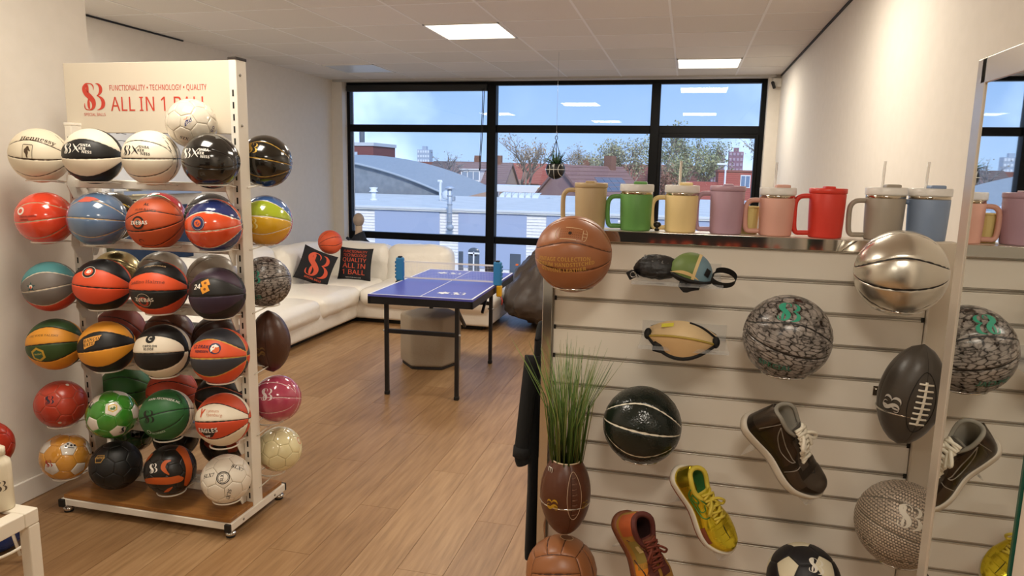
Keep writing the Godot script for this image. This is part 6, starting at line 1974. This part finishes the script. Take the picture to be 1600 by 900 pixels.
func shoes() -> void:
	var cream := M("d8cfc0", 0.6)
	var la := M("ece4d2", 0.7)
	var ax := Vector3(0.69, -0.7, 0.1)
	var ay := Vector3(0.56, 0.52, 0.7)
	var shine := M("4a423b", 0.24, 0.85)
	var dull := M("3d362f", 0.3, 0.8)
	var toe := M("564c43", 0.36, 0.75)
	var line := M("8d8377", 0.5)
	shoe("black metallic high top sneaker with cream laces and sole on the slatwall", Vector3(0.2, 0.836, -2.15), ax, ay, {
		"L": 0.292, "fat": 1.3, "sole": 0.026, "heights": [[0.0, 0.122], [0.12, 0.14], [0.3, 0.122], [0.46, 0.1], [0.62, 0.07], [0.78, 0.054], [0.9, 0.048], [1.0, 0.026]], "open": [0.035, 0.36], "mat": dull, "outsole": M("a89f92", 0.7), "midsole": cream,
		"patches": [["toe_cap", 0.76, 0.97, 0.14, 0.86, toe], ["side_panel", 0.16, 0.56, 0.03, 0.22, shine], ["side_panel", 0.16, 0.56, 0.78, 0.97, shine], ["heel_panel", 0.01, 0.14, 0.04, 0.24, toe], ["eyestay", 0.38, 0.68, 0.2, 0.29, toe, 0.002], ["eyestay", 0.38, 0.68, 0.71, 0.8, toe, 0.002], ["foxing", 0.62, 0.82, 0.03, 0.16, toe]],
		"lines": [["swoosh", [[0.2, 0.2], [0.26, 0.13], [0.34, 0.085], [0.42, 0.07], [0.5, 0.085], [0.555, 0.13], [0.57, 0.17]], 0.0015, line], ["swoosh", [[0.57, 0.17], [0.53, 0.14], [0.47, 0.125], [0.4, 0.125], [0.3, 0.155], [0.2, 0.2]], 0.0015, line], ["stitch_line", [[0.6, 0.03], [0.62, 0.09], [0.64, 0.16], [0.62, 0.24]], 0.0012, line], ["stitch_line", [[0.12, 0.05], [0.15, 0.13], [0.17, 0.22]], 0.0011, line], ["stitch_line", [[0.76, 0.28], [0.78, 0.4], [0.78, 0.6], [0.76, 0.72]], 0.0011, M("201c19", 0.5)]],
		"pad": 0.006, "collar_mat": M("8f8a7f", 0.75), "lining": M("b9b2a4", 0.8), "tongue": 0.138, "tongue_mat": M("55504a", 0.5, 0.3), "lace": la, "lace_r": 0.0052, "rows": 7})
	holder("clear acrylic shoe holder under the black metallic sneaker", Vector3(0.2, 0.836, -2.15), ax, ay)
	var bx := Vector3(0.57, -0.8, 0.1)
	var by := Vector3(0.64, 0.4, 0.7)
	var gold := M("dcc52e", 0.22, 0.75)
	var gold2 := M("e8d238", 0.18, 0.75)
	var green := M("3f7d34", 0.4)
	var yl := M("dcc64a", 0.6)
	var gs := shoe("shiny gold trainer with a green emblem and yellow laces on the slatwall", Vector3(0.008, 0.65, -2.15), bx, by, {
		"L": 0.285, "fat": 1.3, "sole": 0.02, "heights": [[0.0, 0.064], [0.1, 0.07], [0.3, 0.05], [0.48, 0.056], [0.64, 0.048], [0.8, 0.04], [0.92, 0.034], [1.0, 0.02]], "open": [0.035, 0.38], "mat": gold, "outsole": M("8a4a30", 0.6), "midsole": M("e4ddcf", 0.5),
		"patches": [["heel_panel", 0.01, 0.16, 0.03, 0.22, M("8f8318", 0.3, 0.7)], ["vamp_panel", 0.66, 0.95, 0.1, 0.9, gold2], ["side_stripe", 0.62, 0.8, 0.02, 0.09, M("8a4a30", 0.5)], ["side_panel", 0.44, 0.64, 0.1, 0.3, gold2]],
		"lines": [["emblem", [[0.2, 0.21], [0.26, 0.1], [0.4, 0.06], [0.52, 0.1], [0.55, 0.19], [0.47, 0.25], [0.36, 0.24]], 0.0022, green], ["emblem", [[0.26, 0.18], [0.3, 0.12], [0.36, 0.12], [0.36, 0.18], [0.31, 0.2], [0.27, 0.18]], 0.0018, green], ["emblem", [[0.37, 0.18], [0.4, 0.1], [0.47, 0.11], [0.47, 0.17], [0.42, 0.2]], 0.0018, green], ["signature", [[0.72, 0.42], [0.76, 0.56], [0.7, 0.5], [0.8, 0.44], [0.76, 0.62], [0.84, 0.5], [0.86, 0.62], [0.8, 0.66]], 0.0009, M("15150f", 0.6)], ["crease", [[0.7, 0.2], [0.71, 0.5], [0.7, 0.8]], 0.0012, M("c0ab22", 0.3, 0.7)], ["crease", [[0.77, 0.16], [0.785, 0.5], [0.77, 0.84]], 0.0012, M("c0ab22", 0.3, 0.7)], ["crease", [[0.84, 0.16], [0.86, 0.5], [0.84, 0.84]], 0.0012, M("c0ab22", 0.3, 0.7)]],
		"pad": 0.0075, "collar_mat": yl, "lining": M("39743a", 0.7), "tongue": 0.066, "tongue_mat": M("c9b62c", 0.4, 0.4), "lace": yl, "lace_r": 0.0042, "rows": 5})
	holder("clear acrylic shoe holder under the gold trainer", Vector3(0.008, 0.65, -2.15), bx, by)
	var cx := Vector3(0.52, -0.82, 0.22)
	var cy := Vector3(0.5, 0.42, 0.75)
	var maroon := M("5a2620", 0.7)
	var ochre := M("a5792f", 0.6)
	shoe("brown, ochre and orange suede sneaker with maroon laces, lowest on the slatwall", Vector3(-0.157, 0.478, -2.15), cx, cy, {
		"L": 0.292, "fat": 1.35, "sole": 0.028, "heights": [[0.0, 0.1], [0.1, 0.11], [0.3, 0.088], [0.48, 0.084], [0.64, 0.066], [0.8, 0.045], [0.92, 0.04], [1.0, 0.022]], "open": [0.035, 0.36], "mat": ochre, "outsole": M("4a2418", 0.7), "midsole": M("7a4326", 0.6),
		"patches": [["heel_panel", 0.005, 0.2, 0.03, 0.26, M("b0552a", 0.6)], ["heel_panel", 0.005, 0.2, 0.74, 0.97, M("b0552a", 0.6)], ["side_panel", 0.5, 0.78, 0.02, 0.2, M("d8862a", 0.5)], ["side_panel", 0.26, 0.56, 0.06, 0.22, M("8d7a3a", 0.6)], ["eyestay", 0.38, 0.72, 0.19, 0.29, maroon, 0.002], ["eyestay", 0.38, 0.72, 0.71, 0.81, maroon, 0.002], ["toe_cap", 0.8, 0.97, 0.12, 0.88, M("b3853a", 0.6)], ["logo_badge", 0.32, 0.4, 0.13, 0.19, M("c9b07a", 0.5), 0.0025]],
		"lines": [["stitch_line", [[0.24, 0.06], [0.34, 0.22], [0.5, 0.25], [0.62, 0.18], [0.8, 0.1]], 0.0016, maroon], ["stitch_line", [[0.46, 0.03], [0.58, 0.13], [0.7, 0.17], [0.8, 0.2]], 0.0022, M("3a1c14", 0.6)]],
		"pad": 0.009, "collar_mat": maroon, "lining": M("3a1a18", 0.8), "tongue": 0.108, "tongue_mat": M("74402a", 0.7), "lace": M("71301f", 0.7), "lace_r": 0.0036, "rows": 6})
	holder("clear acrylic shoe holder under the brown suede sneaker", Vector3(-0.157, 0.478, -2.15), cx, cy)

func grass_planter() -> void:
	var o := T("grass_planter", "brown football cut open as a planter for tall artificial grass at the left slatwall edge", "planter", Vector3(-0.327, 0.535, -2.14), Vector3(0, 4, 0))
	P(o, "bladder", grid(24, 18, func(u, w):
		var q = lerpf(-0.99, 0.76, w)
		var r = 0.078 * pow(maxf(0.0, 1.0 - q * q), 0.62)
		return Vector3(cos(u * TAU) * r, q * 0.142, sin(u * TAU) * r)), M("24120b", 0.8))
	for k in 4:
		P(o, "panel", rugby_panel(TAU * k / 4 + 0.01, TAU * (k + 1) / 4 - 0.01, -0.995, 0.78, 0.0815, 0.145), finish("57301f", "leather"), Vector3.ZERO, Vector3(0, 20, 0))
	var surf := func(a: float, y: float, lift: float) -> Vector3:
		var q := y / 0.145
		var r := 0.0815 * pow(1.0 - q * q, 0.62) + lift
		return Vector3(sin(a) * r, y, cos(a) * r)
	var lace := M("6b4632", 0.6)
	for k in 8:
		P(o, "lace", tube([surf.call(0.36, -0.04 + 0.0165 * k, 0.002), surf.call(0.46, -0.04 + 0.0165 * k, 0.003), surf.call(0.56, -0.038 + 0.0165 * k, 0.002)], 0.002, 5), lace)
	var ring := []
	var rim := []
	for k in 28:
		var q := TAU * k / 28.0
		ring.append(surf.call(0.46 + cos(q) * 0.3, 0.018 + sin(q) * 0.076, 0.0006))
		rim.append(surf.call(q, 0.113, 0.0))
	P(o, "stitching", tube(ring, 0.0009, 5, true), M("c2a58a", 0.7))
	P(o, "rim", tube(rim, 0.0022, 6, true), M("d9c3a2", 0.6))
	P(o, "logo", print_mesh(sh_move(sh_mark(0.036), 0, 0, 90), func(p): return surf.call(-0.42 + p.x / 0.08, -0.01 + p.y, 0.0022)), M("c39a2c", 0.35, 0.3))
	P(o, "logo", print_mesh(sh_move(sh_mark(0.026), 0, 0, 90), func(p): return surf.call(0.95 + p.x / 0.08, -0.012 + p.y, 0.0022)), M("8a6a2a", 0.4))
	for k in 2:
		var e: Vector3 = surf.call(-0.92 + 0.16 * k, 0.09, 0.0015)
		var er := P(o, "eyelet", tube(range(14).map(func(i): return Vector3(cos(TAU * i / 14.0) * 0.0055, sin(TAU * i / 14.0) * 0.0085, 0)), 0.0018, 5, true), M("d8d4cc", 0.3, 0.6), e, Vector3(0, -50, 0))
	rng.seed = 77
	var blades := []
	for k in 190:
		var a := rng.randf() * TAU
		var r := sqrt(rng.randf()) * 0.046
		var b := Vector3(cos(a) * r, 0.06, sin(a) * r)
		var len := rng.randf_range(0.28, 0.46) if k < 165 else rng.randf_range(0.42, 0.5)
		var lean := Vector3(cos(a), 0, sin(a)) * rng.randf_range(0.0, 0.2) + Vector3(rng.randf_range(-0.08, 0.1), 0, rng.randf_range(-0.05, 0.05))
		var out := r / 0.046
		var mid := b + Vector3(0, len * 0.55, 0) + lean * len * 0.35
		var tip := b + Vector3(0, len * (1.0 - 0.12 * out), 0) + lean * len * (0.8 + 0.5 * out)
		blades.append([tube([b, mid, tip], 0.0016, 3, false, [0.0017, 0.0015, 0.0003]), k])
	for c in 4:
		var part := []
		for e in blades:
			if e[1] % 4 == c:
				part.append([e[0], Transform3D()])
		var g := P(o, "grass_blades", join(part), M(["5c7a34", "789146", "46612a", "8a8a4e"][c], 0.55))
		g.set_meta("kind", "stuff")
	wire_ring("chrome ring holder round the football planter", Vector3(-0.327, 0.513, -2.14), 0.0, 0.079)

func coat() -> void:
	var o := T("jacket", "black jacket hanging on the left end of the slatwall stand", "jacket", Vector3(-0.475, 0.0, -2.42))
	var cloth := M("0f1011", 0.9)
	P(o, "body", grid(32, 22, func(u, w):
		var a = u * TAU
		var y = lerpf(0.2, 0.98, w)
		var rx = lerpf(0.028, 0.012, w) + 0.012 * exp(-pow((w - 0.55) / 0.12, 2.0)) + 0.003 * sin(a * 5.0 + w * 3.0)
		var rz = lerpf(0.15, 0.09, w)
		return Vector3(cos(a) * rx + 0.0, y, sin(a) * rz)), cloth)
	P(o, "sleeve", tube(smooth_path([Vector3(-0.01, 0.93, 0.1), Vector3(-0.02, 0.75, 0.13), Vector3(-0.028, 0.6, 0.15), Vector3(-0.02, 0.56, 0.15)], 5), 0.026, 12), cloth)
	P(o, "cuff", tube([Vector3(-0.027, 0.62, 0.15), Vector3(-0.03, 0.585, 0.152)], 0.03, 12), M("18191b", 0.9))
	P(o, "collar", tube(smooth_path([Vector3(0, 0.97, 0.05), Vector3(0, 1.02, 0.0), Vector3(0, 0.97, -0.05)], 5), 0.014, 10), M("17181a", 0.9))
	P(o, "hanging_loop", tube(smooth_path([Vector3(0.0, 1.0, 0.0), Vector3(0.014, 1.06, 0), Vector3(0.024, 1.05, 0)], 5), 0.003, 6), M("17181a", 0.9))

func mirror() -> void:
	var o := T("mirror", "narrow framed standing mirror at the right edge, reflecting the slatwall", "mirror", Vector3(0.535, 0, -1.38))
	P(o, "glass", box(Vector3(0.004, 1.72, 0.352)), M("f2f4f2", 0.015, 1.0), Vector3(0.002, 0.875, 0))
	var fr := M("cfc3b4", 0.22, 0.35)
	P(o, "frame", rbox(Vector3(0.03, 1.782, 0.044), 0.002), fr, Vector3(0.012, 0.891, -0.197))
	P(o, "frame", rbox(Vector3(0.03, 0.048, 0.52), 0.002), fr, Vector3(0.012, 1.758, 0.063))
	P(o, "frame", rbox(Vector3(0.03, 1.734, 0.14), 0.002), M("d9cbbb", 0.4), Vector3(0.012, 0.867, 0.253))
	P(o, "frame", rbox(Vector3(0.03, 0.03, 0.35), 0.002), fr, Vector3(0.012, 0.015, 0))
	P(o, "glass_edge", box(Vector3(0.012, 1.72, 0.006)), M("0f4a3a", 0.15), Vector3(0.0, 0.874, 0.178))
	P(o, "backing", box(Vector3(0.02, 1.77, 0.51)), M("6f665c", 0.7), Vector3(0.034, 0.887, 0.05))

# ---------------------------------------------------------------- front left corner
const BOTTLE := Vector3(-2.054, 0.466, -1.672)
const REDBALL := Vector3(-2.66, 0.43, -2.12)
const BLUEBALL := Vector3(-2.62, 0.1, -2.1)
const HOOP := Vector3(-2.41, 0.15, -1.93)
func stool_corner() -> void:
	var w := M("efe7d6", 0.5)
	var o := T("stool", "white painted stool with a wooden seat inset in the lower left corner", "stool", Vector3(-1.955, 0, -1.71))
	var a := 0.36
	for k in 2:
		P(o, "rail", rbox(Vector3(a, 0.05, 0.05), 0.005), w, Vector3(-a / 2, 0.44, 0.025 if k == 0 else a - 0.025))
	P(o, "rail", rbox(Vector3(0.05, 0.05, a - 0.1), 0.005), w, Vector3(-0.025, 0.44, a / 2))
	P(o, "rail", rbox(Vector3(0.05, 0.05, a - 0.1), 0.005), w, Vector3(-a + 0.025, 0.44, a / 2))
	P(o, "seat", rbox(Vector3(a - 0.1, 0.02, a - 0.1), 0.002), M("8a6a4a", 0.5), Vector3(-a / 2, 0.446, a / 2))
	for s in [[-0.02, 0.02], [-a + 0.02, 0.02], [-0.02, a - 0.02], [-a + 0.02, a - 0.02]]:
		P(o, "leg", rbox(Vector3(0.04, 0.415, 0.04), 0.004), w, Vector3(s[0], 0.2075, s[1]))
	P(o, "stretcher", rbox(Vector3(0.024, 0.03, a - 0.08), 0.004), w, Vector3(-0.02, 0.12, a / 2))
	P(o, "stretcher", rbox(Vector3(a - 0.08, 0.03, 0.024), 0.004), w, Vector3(-a / 2, 0.12, 0.02))
	var b := T("bottle", "cream drinking bottle with dark monogram standing on the white stool", "bottle", BOTTLE)
	P(b, "body", lathe([Vector2(0, 0), Vector2(0.032, 0), Vector2(0.035, 0.004), Vector2(0.035, 0.145), Vector2(0.032, 0.16), Vector2(0.02, 0.172), Vector2(0.02, 0.178), Vector2(0, 0.178)], 32), M("e9dfc6", 0.4))
	P(b, "cap", lathe([Vector2(0, 0.178), Vector2(0.022, 0.178), Vector2(0.022, 0.2), Vector2(0.014, 0.206), Vector2(0, 0.206)], 28), M("e6dcc4", 0.4))
	P(b, "logo", print_mesh(sh_mark(0.034), func(p): return Vector3(sin(0.9 + p.x / 0.035) * 0.0356, 0.085 + p.y, cos(0.9 + p.x / 0.035) * 0.0356)), M("57493a", 0.5))
	football("red football on a slim stand at the left edge behind the bottle", REDBALL, 0.2, Vector3(10, 0, 0), "b0321f", "b0321f", "7a2214", "satin", [])
	var pl := T("plinth", "slim white ball stand outside the frame at the left edge", "stand", Vector3(-2.66, 0, -2.12))
	P(pl, "pole", cyl(0.02, 0.325, 16), w, Vector3(0, 0.165, 0))
	P(pl, "base", cyl(0.07, 0.012, 24, 0.003), w, Vector3(0, 0.006, 0))
	football("deep blue football on the floor behind the white stool", BLUEBALL, 0.2, Vector3(10, 0, 0), "1f3f8f", "1f3f8f", "16295c", "satin", [])
	var h := T("hoop", "white wire ring lying under the stool in the lower left corner", "ring", HOOP, Vector3(8, 0, 6))
	P(h, "ring", tube(range(36).map(func(k): return Vector3(cos(TAU * k / 36.0) * 0.12, 0, sin(TAU * k / 36.0) * 0.12)), 0.006, 8, true), w)
	for k in 3:
		P(h, "foot", cyl(0.006, 0.13, 8), w, Vector3(cos(TAU * k / 3.0) * 0.12, -0.065, sin(TAU * k / 3.0) * 0.12))

func counter() -> void:
	var o := T("counter", "black counter front with red lettering behind the camera, seen in the mirrored shelf edge", "counter", Vector3(-0.05, 0, 2.0))
	P(o, "front", rbox(Vector3(1.5, 1.12, 0.05), 0.006), M("141416", 0.6), Vector3(0, 0.56, 0))
	P(o, "worktop", rbox(Vector3(1.6, 0.04, 0.5), 0.006), M("1c1c1e", 0.4), Vector3(0, 1.14, 0.2))
	flat_print(o, "print", sh_text("ALL IN 1 BALL", 0.13), M("cf5336", 0.6), Vector3(0.3, 0.9, -0.0262), Vector3(0, 180, 0))

func _ready() -> void:
	set_stage()
	shell()
	outside()
	sofa()
	tennis_table()
	lounge_things()
	rack()
	slatwall()
	stool_corner()
	counter()
